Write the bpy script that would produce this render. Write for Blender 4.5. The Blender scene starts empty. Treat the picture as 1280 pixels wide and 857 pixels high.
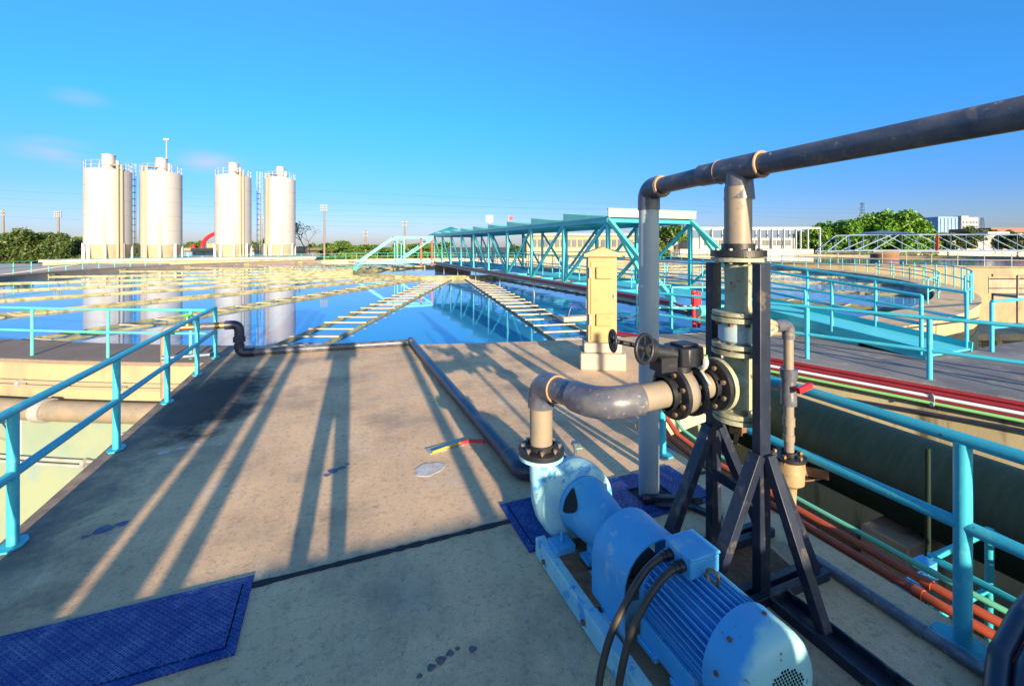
import bpy, bmesh, math, random
from mathutils import Vector, Matrix
random.seed(7)
S = bpy.context.scene
COL = S.collection
R = math.radians
PI = math.pi
YAW = math.atan(0.4)
_s, _c = math.sin(YAW), math.cos(YAW)
EYE = 2.0
def far(r, d):
    """ground position from lateral offset r and distance d measured on the site plan along the view axis"""
    return (r*_c + d*_s, -r*_s + d*_c)

# ------------------------------------------------------------------ materials
def mat(name, c1, c2=None, scale=3.0, lo=0.4, hi=0.65, rough=0.5, metal=0.0, bump=0.0, bscale=40.0,
        c4=None, scale4=30.0, lo4=.64, hi4=.68, c3=None, scale3=9.0, lo3=0.62, hi3=0.68, spec=0.5, stretch=None, detail=5.0):
    m = bpy.data.materials.new(name); m.use_nodes = True
    nt = m.node_tree; N = nt.nodes; L = nt.links
    b = N['Principled BSDF']
    b.inputs['Base Color'].default_value = (*c1, 1)
    b.inputs['Roughness'].default_value = rough
    b.inputs['Metallic'].default_value = metal
    b.inputs['Specular IOR Level'].default_value = spec
    tc = N.new('ShaderNodeTexCoord'); vec = tc.outputs['Object']
    if stretch:
        mp = N.new('ShaderNodeMapping'); mp.inputs['Scale'].default_value = stretch
        L.new(vec, mp.inputs['Vector']); vec = mp.outputs['Vector']
    col = None
    def layer(prev, cc, sc, l, h):
        n = N.new('ShaderNodeTexNoise'); n.inputs['Scale'].default_value = sc; n.inputs['Detail'].default_value = detail
        n.inputs['Roughness'].default_value = 0.62
        L.new(vec, n.inputs['Vector'])
        r = N.new('ShaderNodeMapRange'); r.inputs['From Min'].default_value = l; r.inputs['From Max'].default_value = h
        L.new(n.outputs['Fac'], r.inputs['Value'])
        x = N.new('ShaderNodeMix'); x.data_type = 'RGBA'
        if prev is None: x.inputs[6].default_value = (*c1, 1)
        else: L.new(prev, x.inputs[6])
        x.inputs[7].default_value = (*cc, 1)
        L.new(r.outputs['Result'], x.inputs[0])
        return x.outputs[2]
    if c2: col = layer(col, c2, scale, lo, hi)
    if c3: col = layer(col, c3, scale3, lo3, hi3)
    if c4: col = layer(col, c4, scale4, lo4, hi4)
    if col is not None: L.new(col, b.inputs['Base Color'])
    if bump:
        n = N.new('ShaderNodeTexNoise'); n.inputs['Scale'].default_value = bscale; n.inputs['Detail'].default_value = 4
        L.new(vec, n.inputs['Vector'])
        bp = N.new('ShaderNodeBump'); bp.inputs['Strength'].default_value = bump; bp.inputs['Distance'].default_value = 0.02
        L.new(n.outputs['Fac'], bp.inputs['Height']); L.new(bp.outputs['Normal'], b.inputs['Normal'])
    return m

M = {}
M['teal'] = mat('teal_paint', (.045,.44,.58), (.04,.38,.53), 1.5, rough=.42, c3=(.10,.52,.55), scale3=6, lo3=.55, hi3=.70, c4=(.16,.09,.05), scale4=22, lo4=.67, hi4=.71, bump=.05, bscale=60)
M['mint'] = mat('mint_roof_paint', (.24,.74,.56), (.20,.66,.52), 2, rough=.5)
M['teal_lt'] = mat('light_teal_paint', (.10,.58,.46), (.08,.5,.44), 2, rough=.5)
M['cyan'] = mat('ramp_paint', (.07,.52,.66), (.10,.58,.70), 2.5, rough=.5, bump=.1, bscale=60)
M['bridgeblue'] = mat('bridge_blue_paint', (.035,.44,.50), (.03,.36,.45), .8, rough=.45)
M['greyblue'] = mat('grey_blue_steel', (.09,.16,.27), (.12,.19,.28), 1, rough=.5)
M['pump'] = mat('pump_blue_paint', (.06,.35,.70), (.09,.42,.72), 5, .45, .7, rough=.42, c3=(.32,.52,.62), scale3=7, lo3=.58, hi3=.70, bump=.14, bscale=110, c4=(.16,.085,.04), scale4=26, lo4=.68, hi4=.71)
M['pump_pale'] = mat('pale_blue_paint', (.36,.66,.70), (.22,.52,.72), 6, .42, .62, rough=.48, c3=(.08,.34,.66), scale3=9, lo3=.57, hi3=.62, bump=.14, bscale=110, c4=(.20,.11,.05), scale4=24, lo4=.655, hi4=.70)  # pale blue with random stronger blue and rust-brown blotches
M['motor'] = mat('motor_blue_paint', (.075,.33,.68), (.10,.39,.72), 6, .4, .7, rough=.40, c3=(.30,.50,.65), scale3=22, lo3=.60, hi3=.74, bump=.08, bscale=120, c4=(.15,.09,.05), scale4=34, lo4=.70, hi4=.74)
M['navy'] = mat('navy_steel', (.011,.017,.036), (.020,.028,.052), 6, .4, .65, rough=.42, c3=(.15,.12,.09), scale3=9, lo3=.57, hi3=.74, bump=.05, bscale=60)
M['pvc'] = mat('grey_blue_plastic_pipe', (.060,.070,.11), (.15,.145,.15), 7, .40, .72, rough=.33, c3=(.26,.22,.18), scale3=13, lo3=.58, hi3=.75, c4=(.30,.30,.33), scale4=34, lo4=.62, hi4=.72, bump=.05, bscale=70)
M['pvc_dirty'] = mat('weathered_pipe', (.27,.22,.16), (.20,.18,.15), 5, .4, .65, rough=.5, c3=(.13,.11,.10), scale3=12, lo3=.62, hi3=.74)
M['pipe_dark'] = mat('dark_navy_pipe', (.016,.022,.055), (.035,.04,.07), 4, rough=.34, c3=(.12,.11,.10), scale3=17, lo3=.66, hi3=.76)
M['polegrey'] = mat('grey_blue_post_paint', (.33,.41,.46), (.38,.42,.44), 4, rough=.45, c3=(.10,.07,.05), scale3=24, lo3=.69, hi3=.73)
M['glue'] = mat('solvent_ring', (.42,.25,.13), (.3,.2,.12), 20, rough=.6)
M['blackiron'] = mat('black_cast_iron', (.014,.016,.022), (.05,.045,.045), 15, .55, .75, rough=.42, c3=(.20,.12,.06), scale3=18, lo3=.70, hi3=.76, bump=.15, bscale=120)
M['cream'] = mat('cream_valve_paint', (.33,.34,.23), (.26,.31,.25), 6, rough=.5, c3=(.24,.17,.08), scale3=9, lo3=.55, hi3=.70, c4=(.16,.075,.03), scale4=22, lo4=.62, hi4=.67, bump=.14, bscale=80)
M['valveblue'] = mat('pale_blue_valve_paint', (.30,.44,.52), (.42,.46,.42), 7, rough=.5, c3=(.16,.10,.06), scale3=16, lo3=.66, hi3=.73)
M['bolt'] = mat('bolt_steel', (.32,.27,.21), (.22,.13,.07), 30, rough=.4, metal=.6)
M['rust'] = mat('rusty_steel', (.16,.07,.035), (.24,.12,.06), 20, rough=.8)
M['brass'] = mat('brass', (.45,.27,.10), (.3,.18,.07), 20, rough=.4, metal=.7)
M['meter'] = mat('tan_meter_paint', (.34,.27,.15), (.28,.20,.10), 9, rough=.5, c3=(.18,.10,.05), scale3=14, lo3=.6, hi3=.72)
M['galv'] = mat('galvanised_pipe', (.20,.25,.31), (.11,.14,.19), 7, rough=.38, metal=.5, c3=(.36,.38,.38), scale3=15, lo3=.6, hi3=.7)
M['red'] = mat('red_plastic', (.62,.02,.03), rough=.4)
M['green'] = mat('green_handle', (.10,.5,.06), rough=.4)
M['redpipe'] = mat('red_conduit', (.44,.095,.04), (.36,.07,.035), 3, rough=.38)
M['crimson'] = mat('crimson_conduit', (.28,.025,.035), (.22,.02,.03), 3, rough=.4)
M['whitepipe'] = mat('white_conduit', (.70,.74,.78), rough=.4)
M['limepipe'] = mat('light_green_conduit', (.25,.58,.22), rough=.4)
M['mintpipe'] = mat('mint_conduit', (.14,.52,.34), rough=.4)
M['bluecable'] = mat('navy_cable', (.015,.03,.18), rough=.4)
M['rubber'] = mat('brown_black_rubber', (.028,.026,.026), (.06,.045,.032), 8, rough=.5)
M['black'] = mat('matt_black', (.008,.008,.010), rough=.7)
M['greenpipe'] = mat('dark_green_pipe', (.006,.022,.017), (.012,.030,.023), 3, rough=.6, spec=.3, c3=(.05,.06,.05), scale3=60, lo3=.62, hi3=.7, stretch=(1,6,1))
M['beige'] = mat('beige_cabinet_paint', (.36,.275,.115), (.33,.25,.105), 2, rough=.45, c3=(.28,.20,.09), scale3=6, lo3=.58, hi3=.72, c4=(.16,.09,.04), scale4=14, lo4=.69, hi4=.72)
M['whiteconc'] = mat('painted_plinth', (.44,.38,.30), (.36,.31,.25), 4, rough=.8, bump=.1)
M['silo'] = mat('silo_white_paint', (.38,.39,.42), (.32,.325,.335), .35, rough=.6, c4=(.33,.27,.19), scale4=1.2, lo4=.56, hi4=.74, stretch=(1,1,.08))
M['silotan'] = mat('silo_skirt', (.33,.29,.21), (.28,.24,.17), .7, rough=.7)
M['silopipe'] = mat('tan_pipe', (.33,.28,.21), rough=.6)
M['stairbrown'] = mat('brownish_steel', (.20,.17,.14), (.14,.10,.08), 4, rough=.7)
M['farwall'] = mat('hazy_far_wall', (.30,.33,.38), (.26,.29,.34), .2, rough=.8)  # pale wall dimmed and blued, distance haze put into its colour
M['mastgrey'] = mat('mast_grey_brown', (.20,.17,.14), rough=.7)
M['wire'] = mat('dark_wire', (.05,.07,.12), rough=.7)
M['steelgrey'] = mat('grey_steel', (.36,.37,.38), (.28,.28,.28), 3, rough=.5)
M['offwhite'] = mat('off_white_wall', (.48,.45,.40), (.40,.37,.32), .3, rough=.8)
M['wallyellow'] = mat('stained_cream_wall', (.42,.345,.20), (.35,.29,.18), .45, .4, .65, rough=.85, c3=(.24,.21,.15), scale3=1.3, lo3=.50, hi3=.72, stretch=(1,1,.45), bump=.05)
M['conc_wall'] = mat('weathered_concrete_wall', (.34,.30,.22), (.23,.20,.15), 1.2, .4, .65, rough=.9, c3=(.10,.09,.07), scale3=2.2, lo3=.56, hi3=.70, stretch=(1,1,.3), bump=.1)
M['launder'] = mat('algae_stained_launder', (.38,.345,.18), (.20,.19,.08), 2.2, .42, .62, rough=.8, c3=(.12,.12,.05), scale3=5, lo3=.56, hi3=.70)
M['launderbar'] = mat('pale_launder_bar', (.46,.41,.31), (.36,.32,.24), 4, rough=.7)
M['glass'] = mat('dark_window_glass', (.10,.13,.16), rough=.15)
M['winblue'] = mat('blue_window_band', (.12,.25,.48), (.16,.32,.52), .2, rough=.3)
M['bark'] = mat('bark', (.12,.085,.055), (.08,.06,.04), 6, rough=.9)
M['roofgrey'] = mat('grey_sheet_roof', (.24,.25,.27), (.30,.30,.31), .5, rough=.7)
M['roofred'] = mat('red_roof', (.30,.10,.08), rough=.7)
M['bluetarp'] = mat('blue_sheet', (.05,.16,.42), rough=.5)
M['paintpatch'] = mat('white_paint_spill', (.55,.55,.55), (.4,.38,.36), 9, rough=.8)
M['yellow'] = mat('yellow_plastic', (.55,.45,.05), rough=.5)
M['signgreen'] = mat('pale_green_board', (.22,.36,.32), rough=.5)
M['yellowgreen'] = mat('yellow_green_tape', (.35,.62,.15), rough=.5)
M['skin'] = mat('skin', (.45,.28,.2), rough=.6)
M['cloth'] = mat('dark_cloth', (.04,.05,.08), rough=.9)

def leaf_mat(name, a, b, sc=.6):
    m = bpy.data.materials.new(name); m.use_nodes = True
    nt = m.node_tree; N = nt.nodes; L = nt.links; bs = N['Principled BSDF']
    bs.inputs['Roughness'].default_value = .55
    tc = N.new('ShaderNodeTexCoord'); n = N.new('ShaderNodeTexNoise'); n.inputs['Scale'].default_value = sc
    L.new(tc.outputs['Object'], n.inputs['Vector'])
    r = N.new('ShaderNodeMapRange'); r.inputs['From Min'].default_value = .35; r.inputs['From Max'].default_value = .65
    L.new(n.outputs['Fac'], r.inputs['Value'])
    x = N.new('ShaderNodeMix'); x.data_type = 'RGBA'; x.inputs[6].default_value = (*a, 1); x.inputs[7].default_value = (*b, 1)
    L.new(r.outputs['Result'], x.inputs[0]); L.new(x.outputs[2], bs.inputs['Base Color'])
    return m
M['leaf'] = leaf_mat('leaf_mid', (.045,.10,.012), (.10,.17,.02))
M['leafdark'] = leaf_mat('leaf_dark', (.03,.065,.012), (.075,.11,.02))
M['leafbright'] = leaf_mat('leaf_bright', (.07,.20,.012), (.12,.26,.02))

def concrete():
    m = bpy.data.materials.new('deck_concrete'); m.use_nodes = True
    nt = m.node_tree; N = nt.nodes; L = nt.links; b = N['Principled BSDF']; b.inputs['Roughness'].default_value = .82
    b.inputs['Specular IOR Level'].default_value = .3
    g = N.new('ShaderNodeNewGeometry'); pos = g.outputs['Position']
    def noise(sc, det=6, rg=.6, st=None):
        n = N.new('ShaderNodeTexNoise'); n.inputs['Scale'].default_value = sc; n.inputs['Detail'].default_value = det; n.inputs['Roughness'].default_value = rg
        v = pos
        if st:
            mp = N.new('ShaderNodeMapping'); mp.inputs['Scale'].default_value = st; L.new(pos, mp.inputs['Vector']); v = mp.outputs['Vector']
        L.new(v, n.inputs['Vector']); return n.outputs['Fac']
    def ramp(x, lo, hi):
        r = N.new('ShaderNodeMapRange'); r.inputs['From Min'].default_value = lo; r.inputs['From Max'].default_value = hi; L.new(x, r.inputs['Value']); return r.outputs['Result']
    def mx(a, c, f):
        x = N.new('ShaderNodeMix'); x.data_type = 'RGBA'
        if isinstance(a, tuple): x.inputs[6].default_value = (*a, 1)
        else: L.new(a, x.inputs[6])
        x.inputs[7].default_value = (*c, 1); L.new(f, x.inputs[0]); return x.outputs[2]
    def math_(op, a, bb):
        n = N.new('ShaderNodeMath'); n.operation = op
        for i, q in enumerate((a, bb)):
            if isinstance(q, (int, float)): n.inputs[i].default_value = q
            else: L.new(q, n.inputs[i])
        return n.outputs[0]
    col = mx((.78,.545,.32), (.58,.40,.245), ramp(noise(1.1), .38, .66))
    col = mx(col, (.72,.54,.36), ramp(noise(3.5, 5, .6, (1, .35, 1)), .52, .72))
    col = mx(col, (.25,.20,.16), ramp(noise(22, 6, .8), .53, .72))
    col = mx(col, (.12,.12,.13), ramp(noise(120, 3, .7), .585, .70))
    col = mx(col, (.74,.66,.56), ramp(noise(75, 3, .65), .62, .74))
    col = mx(col, (.20,.17,.15), math_('MULTIPLY', ramp(noise(9, 10, .82), .54, .66), .62))
    col = mx(col, (.85,.76,.64), math_('MULTIPLY', ramp(noise(5, 9, .8, (1,.25,1)), .60, .70), .55))
    col = mx(col, (.24,.205,.175), math_('MULTIPLY', ramp(noise(.55, 7, .68), .50, .70), .75))
    col = mx(col, (.72,.60,.47), math_('MULTIPLY', ramp(noise(1.7, 7, .7, (1,.5,1)), .60, .72), .7))
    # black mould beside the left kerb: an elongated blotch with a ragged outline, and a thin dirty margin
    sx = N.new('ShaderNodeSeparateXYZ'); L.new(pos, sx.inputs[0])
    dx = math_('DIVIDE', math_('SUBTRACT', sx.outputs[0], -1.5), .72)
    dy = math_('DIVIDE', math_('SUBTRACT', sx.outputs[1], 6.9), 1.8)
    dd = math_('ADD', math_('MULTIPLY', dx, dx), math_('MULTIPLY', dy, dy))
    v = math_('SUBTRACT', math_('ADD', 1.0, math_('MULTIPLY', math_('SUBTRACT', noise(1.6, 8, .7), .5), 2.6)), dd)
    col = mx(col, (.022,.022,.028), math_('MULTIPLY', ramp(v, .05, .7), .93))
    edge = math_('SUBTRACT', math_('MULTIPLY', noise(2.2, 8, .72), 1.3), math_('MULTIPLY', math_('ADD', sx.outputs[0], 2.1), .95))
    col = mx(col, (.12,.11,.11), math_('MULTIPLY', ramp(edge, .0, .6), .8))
    # blue paint specks
    col = mx(col, (.05,.14,.42), ramp(noise(5.2, 6, .75), .735, .75))
    L.new(col, b.inputs['Base Color'])
    bp = N.new('ShaderNodeBump'); bp.inputs['Strength'].default_value = .6; bp.inputs['Distance'].default_value = .01
    L.new(math_('ADD', noise(110, 6, .75), math_('MULTIPLY', noise(6), .8)), bp.inputs['Height']); L.new(bp.outputs['Normal'], b.inputs['Normal'])
    return m
M['deck'] = concrete()
M['platform'] = mat('platform_concrete_shaded', (.24,.225,.22), (.13,.13,.145), .7, .36, .62, rough=.85, c3=(.36,.32,.27), scale3=2.6, lo3=.56, hi3=.72, bump=.2)  # base darkened to stand in for shade; blotches are stains

def checker_plate(name, c):
    m = bpy.data.materials.new(name); m.use_nodes = True
    nt = m.node_tree; N = nt.nodes; L = nt.links; b = N['Principled BSDF']; b.inputs['Roughness'].default_value = .5; b.inputs['Specular IOR Level'].default_value = .3
    tc = N.new('ShaderNodeTexCoord')
    outs = []
    for rot in (45, -45):
        mp = N.new('ShaderNodeMapping'); mp.inputs['Rotation'].default_value = (0, 0, R(rot)); L.new(tc.outputs['Object'], mp.inputs['Vector'])
        w = N.new('ShaderNodeTexWave'); w.inputs['Scale'].default_value = 17.0; w.wave_profile = 'SIN'; L.new(mp.outputs['Vector'], w.inputs['Vector']); outs.append(w.outputs['Fac'])
    ck = N.new('ShaderNodeTexChecker'); ck.inputs['Scale'].default_value = 44; L.new(tc.outputs['Object'], ck.inputs['Vector'])
    x = N.new('ShaderNodeMix'); L.new(ck.outputs['Fac'], x.inputs[0]); L.new(outs[0], x.inputs[2]); L.new(outs[1], x.inputs[3])
    bp = N.new('ShaderNodeBump'); bp.inputs['Strength'].default_value = .4; bp.inputs['Distance'].default_value = .01
    L.new(x.outputs[0], bp.inputs['Height']); L.new(bp.outputs['Normal'], b.inputs['Normal'])
    n = N.new('ShaderNodeTexNoise'); n.inputs['Scale'].default_value = 5; n.inputs['Detail'].default_value = 10; n.inputs['Roughness'].default_value = .82; L.new(tc.outputs['Object'], n.inputs['Vector'])
    r = N.new('ShaderNodeMapRange'); r.inputs['From Min'].default_value = .46; r.inputs['From Max'].default_value = .78; L.new(n.outputs['Fac'], r.inputs['Value'])
    mu = N.new('ShaderNodeMath'); mu.operation = 'MULTIPLY'; L.new(r.outputs['Result'], mu.inputs[0]); L.new(x.outputs[0], mu.inputs[1])
    y = N.new('ShaderNodeMix'); y.data_type = 'RGBA'; y.inputs[6].default_value = (*c, 1); y.inputs[7].default_value = (.22,.32,.50,1)
    L.new(mu.outputs[0], y.inputs[0]); L.new(y.outputs[2], b.inputs['Base Color'])
    return m
M['checker'] = checker_plate('blue_checker_plate', (.003,.032,.21))

def water():
    m = bpy.data.materials.new('water'); m.use_nodes = True
    nt = m.node_tree; N = nt.nodes; L = nt.links; b = N['Principled BSDF']
    b.inputs['Base Color'].default_value = (.03,.25,.50,1); b.inputs['Roughness'].default_value = .02; b.inputs['IOR'].default_value = 1.33
    b.inputs['Specular IOR Level'].default_value = .6
    g = N.new('ShaderNodeNewGeometry')
    n = N.new('ShaderNodeTexNoise'); n.inputs['Scale'].default_value = 2.2; n.inputs['Detail'].default_value = 3
    L.new(g.outputs['Position'], n.inputs['Vector'])
    n2 = N.new('ShaderNodeTexNoise'); n2.inputs['Scale'].default_value = .25; L.new(g.outputs['Position'], n2.inputs['Vector'])
    # wind ruffles only the water on the bridge side
    sx = N.new('ShaderNodeSeparateXYZ'); L.new(g.outputs['Position'], sx.inputs[0])
    r = N.new('ShaderNodeMapRange'); r.inputs['From Min'].default_value = 4.0; r.inputs['From Max'].default_value = 8.0
    r.inputs['To Min'].default_value = .025; r.inputs['To Max'].default_value = .16
    L.new(sx.outputs[0], r.inputs['Value'])
    bp = N.new('ShaderNodeBump'); bp.inputs['Distance'].default_value = .05
    L.new(r.outputs['Result'], bp.inputs['Strength'])
    L.new(n.outputs['Fac'], bp.inputs['Height']); L.new(bp.outputs['Normal'], b.inputs['Normal'])
    return m
M['water'] = water()

def ground_mat():
    return mat('dry_earth_and_grass', (.10,.085,.05), (.06,.08,.025), .35, .42, .6, rough=.95, c3=(.16,.13,.08), scale3=2, lo3=.55, hi3=.7, bump=.4, bscale=6)
M['ground'] = ground_mat()

# ------------------------------------------------------------------ mesh builder
class MB:
    def __init__(self): self.v = []; self.f = []; self.sm = []
    def add(self, vs, fs, smooth=False):
        o = len(self.v); self.v += [tuple(p) for p in vs]
        for f in fs: self.f.append([i+o for i in f]); self.sm.append(smooth)
        return self
    def box(self, c, s, rot=None):
        x, y, z = s[0]/2, s[1]/2, s[2]/2
        vs = [Vector((i*x, j*y, k*z)) for k in (-1,1) for j in (-1,1) for i in (-1,1)]
        if rot is not None: vs = [rot @ q for q in vs]
        vs = [q + Vector(c) for q in vs]
        return self.add(vs, [(0,2,3,1),(4,5,7,6),(0,1,5,4),(2,6,7,3),(0,4,6,2),(1,3,7,5)])
    def bar(self, a, b, w, h=None, up=(0,0,1)):
        a, b = Vector(a), Vector(b); h = h or w
        d = (b-a); l = d.length; d.normalize(); u = Vector(up)
        if abs(d.dot(u)) > .98: u = Vector((0,1,0))
        s = d.cross(u).normalized(); u = s.cross(d)
        rot = Matrix((s, d, u)).transposed()
        return self.box((a+b)/2, (w, l, h), rot)
    def cyl(self, a, b, r, r2=None, n=20, caps=True):
        return self.tube([a, b], r, n, caps, r2)
    def tube(self, pts, r, n=14, caps=True, r2=None, radii=None):
        P = [Vector(p) for p in pts]; m = len(P); rings = []
        t0 = (P[1]-P[0]).normalized(); u = Vector((0,0,1)) if abs(t0.z) < .9 else Vector((1,0,0))
        s = t0.cross(u).normalized()
        for i in range(m):
            if i == 0: t = P[1]-P[0]
            elif i == m-1: t = P[-1]-P[-2]
            else: t = (P[i+1]-P[i]).normalized() + (P[i]-P[i-1]).normalized()
            t.normalize(); s = (s - t*s.dot(t)).normalized(); u = t.cross(s)
            rr = radii[i] if radii else (r if r2 is None else r + (r2-r)*i/(m-1))
            rings.append([P[i] + (s*math.cos(2*PI*k/n) + u*math.sin(2*PI*k/n))*rr for k in range(n)])
        vs = [q for g in rings for q in g]; fs = []
        for i in range(m-1):
            for k in range(n): fs.append((i*n+k, i*n+(k+1)%n, (i+1)*n+(k+1)%n, (i+1)*n+k))
        self.add(vs, fs, True)
        if caps:
            self.add(rings[0], [tuple(reversed(range(n)))]); self.add(rings[-1], [tuple(range(n))])
        return self
    def lathe(self, o, axis, prof, n=28):
        """prof: list of (distance along axis, radius); consecutive equal points make hard edges"""
        o = Vector(o); t = Vector(axis).normalized(); u = Vector((0,0,1)) if abs(t.z) < .9 else Vector((1,0,0))
        s = t.cross(u).normalized(); u = t.cross(s)
        for i in range(len(prof)-1):
            (a, ra), (b, rb) = prof[i], prof[i+1]
            va = [o + t*a + (s*math.cos(2*PI*k/n)+u*math.sin(2*PI*k/n))*max(ra, 1e-5) for k in range(n)]
            vb = [o + t*b + (s*math.cos(2*PI*k/n)+u*math.sin(2*PI*k/n))*max(rb, 1e-5) for k in range(n)]
            self.add(va+vb, [(k, (k+1)%n, n+(k+1)%n, n+k) for k in range(n)], True)
        return self
    def prism(self, poly, z0, z1):
        n = len(poly)
        a = sum(poly[i][0]*poly[(i+1)%n][1]-poly[(i+1)%n][0]*poly[i][1] for i in range(n))
        if a < 0: poly = poly[::-1]
        vs = [(x, y, z0) for x, y in poly] + [(x, y, z1) for x, y in poly]
        fs = [tuple(reversed(range(n))), tuple(range(n, 2*n))] + [(i, (i+1)%n, n+(i+1)%n, n+i) for i in range(n)]
        return self.add(vs, fs)
    def torus(self, c, axis, Rr, r, n=28, k=10):
        c = Vector(c); t = Vector(axis).normalized(); u = Vector((0,0,1)) if abs(t.z) < .9 else Vector((1,0,0))
        s = t.cross(u).normalized(); u = t.cross(s); vs = []; fs = []
        for i in range(n):
            a = 2*PI*i/n; d = s*math.cos(a)+u*math.sin(a)
            for j in range(k):
                b = 2*PI*j/k; vs.append(c + d*(Rr + r*math.cos(b)) + t*r*math.sin(b))
        for i in range(n):
            for j in range(k): fs.append((i*k+j, ((i+1)%n)*k+j, ((i+1)%n)*k+(j+1)%k, i*k+(j+1)%k))
        return self.add(vs, fs, True)
    def arc_wall(self, c, r0, r1, a0, a1, z0, z1, n):
        """curved slab between radii r0<r1 and angles a0..a1 (degrees)"""
        full = abs(a1-a0) >= 359.9
        m = n if full else n+1; vs = []
        for i in range(m):
            a = R(a0+(a1-a0)*i/n); ca, sa = math.cos(a), math.sin(a)
            for rr, z in ((r0,z0),(r1,z0),(r1,z1),(r0,z1)): vs.append((c[0]+rr*ca, c[1]+rr*sa, z))
        fs = []
        for i in range(n):
            j = (i+1) % m
            for k in range(4): fs.append((i*4+k, j*4+k, j*4+(k+1)%4, i*4+(k+1)%4))
        if not full: fs += [(0,3,2,1) if True else 0, tuple((m-1)*4+k for k in (0,1,2,3))]
        return self.add(vs, fs)
    def mesh(self, name, off=(0,0,0)):
        me = bpy.data.meshes.new(name); ox, oy, oz = off
        me.from_pydata([(x-ox, y-oy, z-oz) for x, y, z in self.v], [], self.f)
        me.polygons.foreach_set('use_smooth', self.sm)
        bm = bmesh.new(); bm.from_mesh(me); bmesh.ops.remove_doubles(bm, verts=bm.verts, dist=1e-5); bmesh.ops.recalc_face_normals(bm, faces=bm.faces)
        bm.to_mesh(me); bm.free()
        return me

ORG = {}
def link(name, mb, m, parent=None, bevel=0, off=(0,0,0)):
    o0 = ORG.get(parent.name, (0,0,0)) if parent else off
    me = mb.mesh(name, o0); me.materials.append(M[m])
    # keep hard edges between smooth faces where they meet sharply
    try: me.set_sharp_from_angle(angle=R(38))
    except Exception: pass
    o = bpy.data.objects.new(name, me); COL.objects.link(o)
    if parent: o.parent = parent
    else: o.location = off
    ORG[o.name] = o0
    if bevel:
        b = o.modifiers.new('bevel', 'BEVEL'); b.width = bevel; b.segments = 2; b.limit_method = 'ANGLE'
    return o
def tag(o, label=None, cat=None, group=None, kind=None):
    if label: o['label'] = label
    if cat: o['category'] = cat
    if group: o['group'] = group
    if kind: o['kind'] = kind
    return o
def thing(name, loc, label, cat, group=None, rz=0):
    o = bpy.data.objects.new(name, None); COL.objects.link(o); o.location = loc; o.rotation_euler[2] = rz
    o.empty_display_size = .2
    ORG[o.name] = tuple(loc) if rz == 0 else (0,0,0)
    return tag(o, label, cat, group)
def kids(o): return [c for c in bpy.data.objects if c.parent == o]
def copy_tree(o, parent=None):
    c = o.copy(); COL.objects.link(c)
    if parent: c.parent = parent
    ORG[c.name] = ORG.get(o.name, (0,0,0))
    for ch in kids(o): copy_tree(ch, c)
    return c
def structure(name, mb, m): return tag(link(name, mb, m), kind='structure')
def dup_part(o, parent, loc=(0,0,0)):
    c = o.copy(); COL.objects.link(c); c.parent = parent; c.location = loc; return c

def elbow_pts(a, c, b, rad, n=8):
    """path a -> corner c -> b with a rounded bend"""
    a, b, c = Vector(a), Vector(b), Vector(c); da = (a-c).normalized(); db = (b-c).normalized()
    p, q = c+da*rad, c+db*rad
    return [p + 0*da] + [((1-t)**2)*p + 2*t*(1-t)*c + t*t*q for t in [i/n for i in range(1, n)]] + [q]

def flange(parent, name, c, axis, r, th, m, nb=8, hub=None, br=.011, bl=None, boltmat='bolt'):
    """a flange disc with its bolts as sub-parts"""
    c = Vector(c); t = Vector(axis).normalized()
    mb = MB(); mb.lathe(c - t*th/2, t, [(0, 0), (0, r), (0, r), (th*.15, r*1.0), (th, r), (th, r), (th, 0)], 36)
    if hub: mb.lathe(c, t, [(-hub[1], hub[0]), (hub[1], hub[0])], 28)
    f = link(name, mb, m, parent)
    u = Vector((0,0,1)) if abs(t.z) < .9 else Vector((1,0,0)); s = t.cross(u).normalized(); u = t.cross(s)
    bl = bl or th*.5+.018
    b0 = None
    for k in range(nb):
        a = 2*PI*(k+.5)/nb; p = c + (s*math.cos(a)+u*math.sin(a))*r*.80
        if b0 is None:
            mb = MB(); mb.cyl(p - t*bl, p + t*bl, br*.55, n=8)
            for sg in (-1, 1): mb.cyl(p + t*sg*(bl-br*1.1), p + t*sg*bl*.98, br, n=6)
            b0 = link('bolt', mb, boltmat, f); p0 = p
        else: dup_part(b0, f, p - p0)
    return f

# ------------------------------------------------------------------ setting
C1 = (10.4, 38.4); RI, RO = 30.7, 32.0; WZ = -.35; GZ = -5.0
mb = MB(); g = 1800
mb.add([(-g,-g,GZ),(g,-g,GZ),(g,g,GZ),(-g,g,GZ)], [(0,1,2,3)]); structure('ground', mb, 'ground')
mb = MB(); mb.prism([(3.25,-4),(7.1,-4),(7.1,9.5),(3.25,9.5)], GZ+.004, -2.5); structure('dirt_bank', mb, 'ground')

# deck: two concrete slabs with an expansion joint between them; far edge follows the tank rim
def rim_pt(x, r): return (x, C1[1] - math.sqrt(r*r-(x-C1[0])**2))
xs = [-2.1 + 5.2*i/10 for i in range(11)]
JY = 2.985
mb = MB(); mb.prism([(-2.1, JY), (3.06, JY), (3.06, 4.05), (5.9, 4.7)] + [rim_pt(x, RO+.0) for x in (5.9, 4.6)] + [rim_pt(x, RO) for x in (3.1, 1.8, .5, -.8, -2.1)], -.28, 0)
structure('concrete_deck', mb, 'deck')
mb = MB(); mb.prism([(-2.1,-9), (3.06,-9), (3.06, JY-.022), (-2.1, JY-.022)], -.28, 0); structure('concrete_deck', mb, 'deck')
mb = MB()
for x in (-1.9, .5, 2.8):
    for y in (-5, 1.5, 4.2): mb.box((x, y, (GZ-.3)/2), (.35, .35, -GZ-.3+.02))
structure('deck_piers', mb, 'conc_wall')
mb = MB(); jp = []
rj = random.Random(5)
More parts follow.
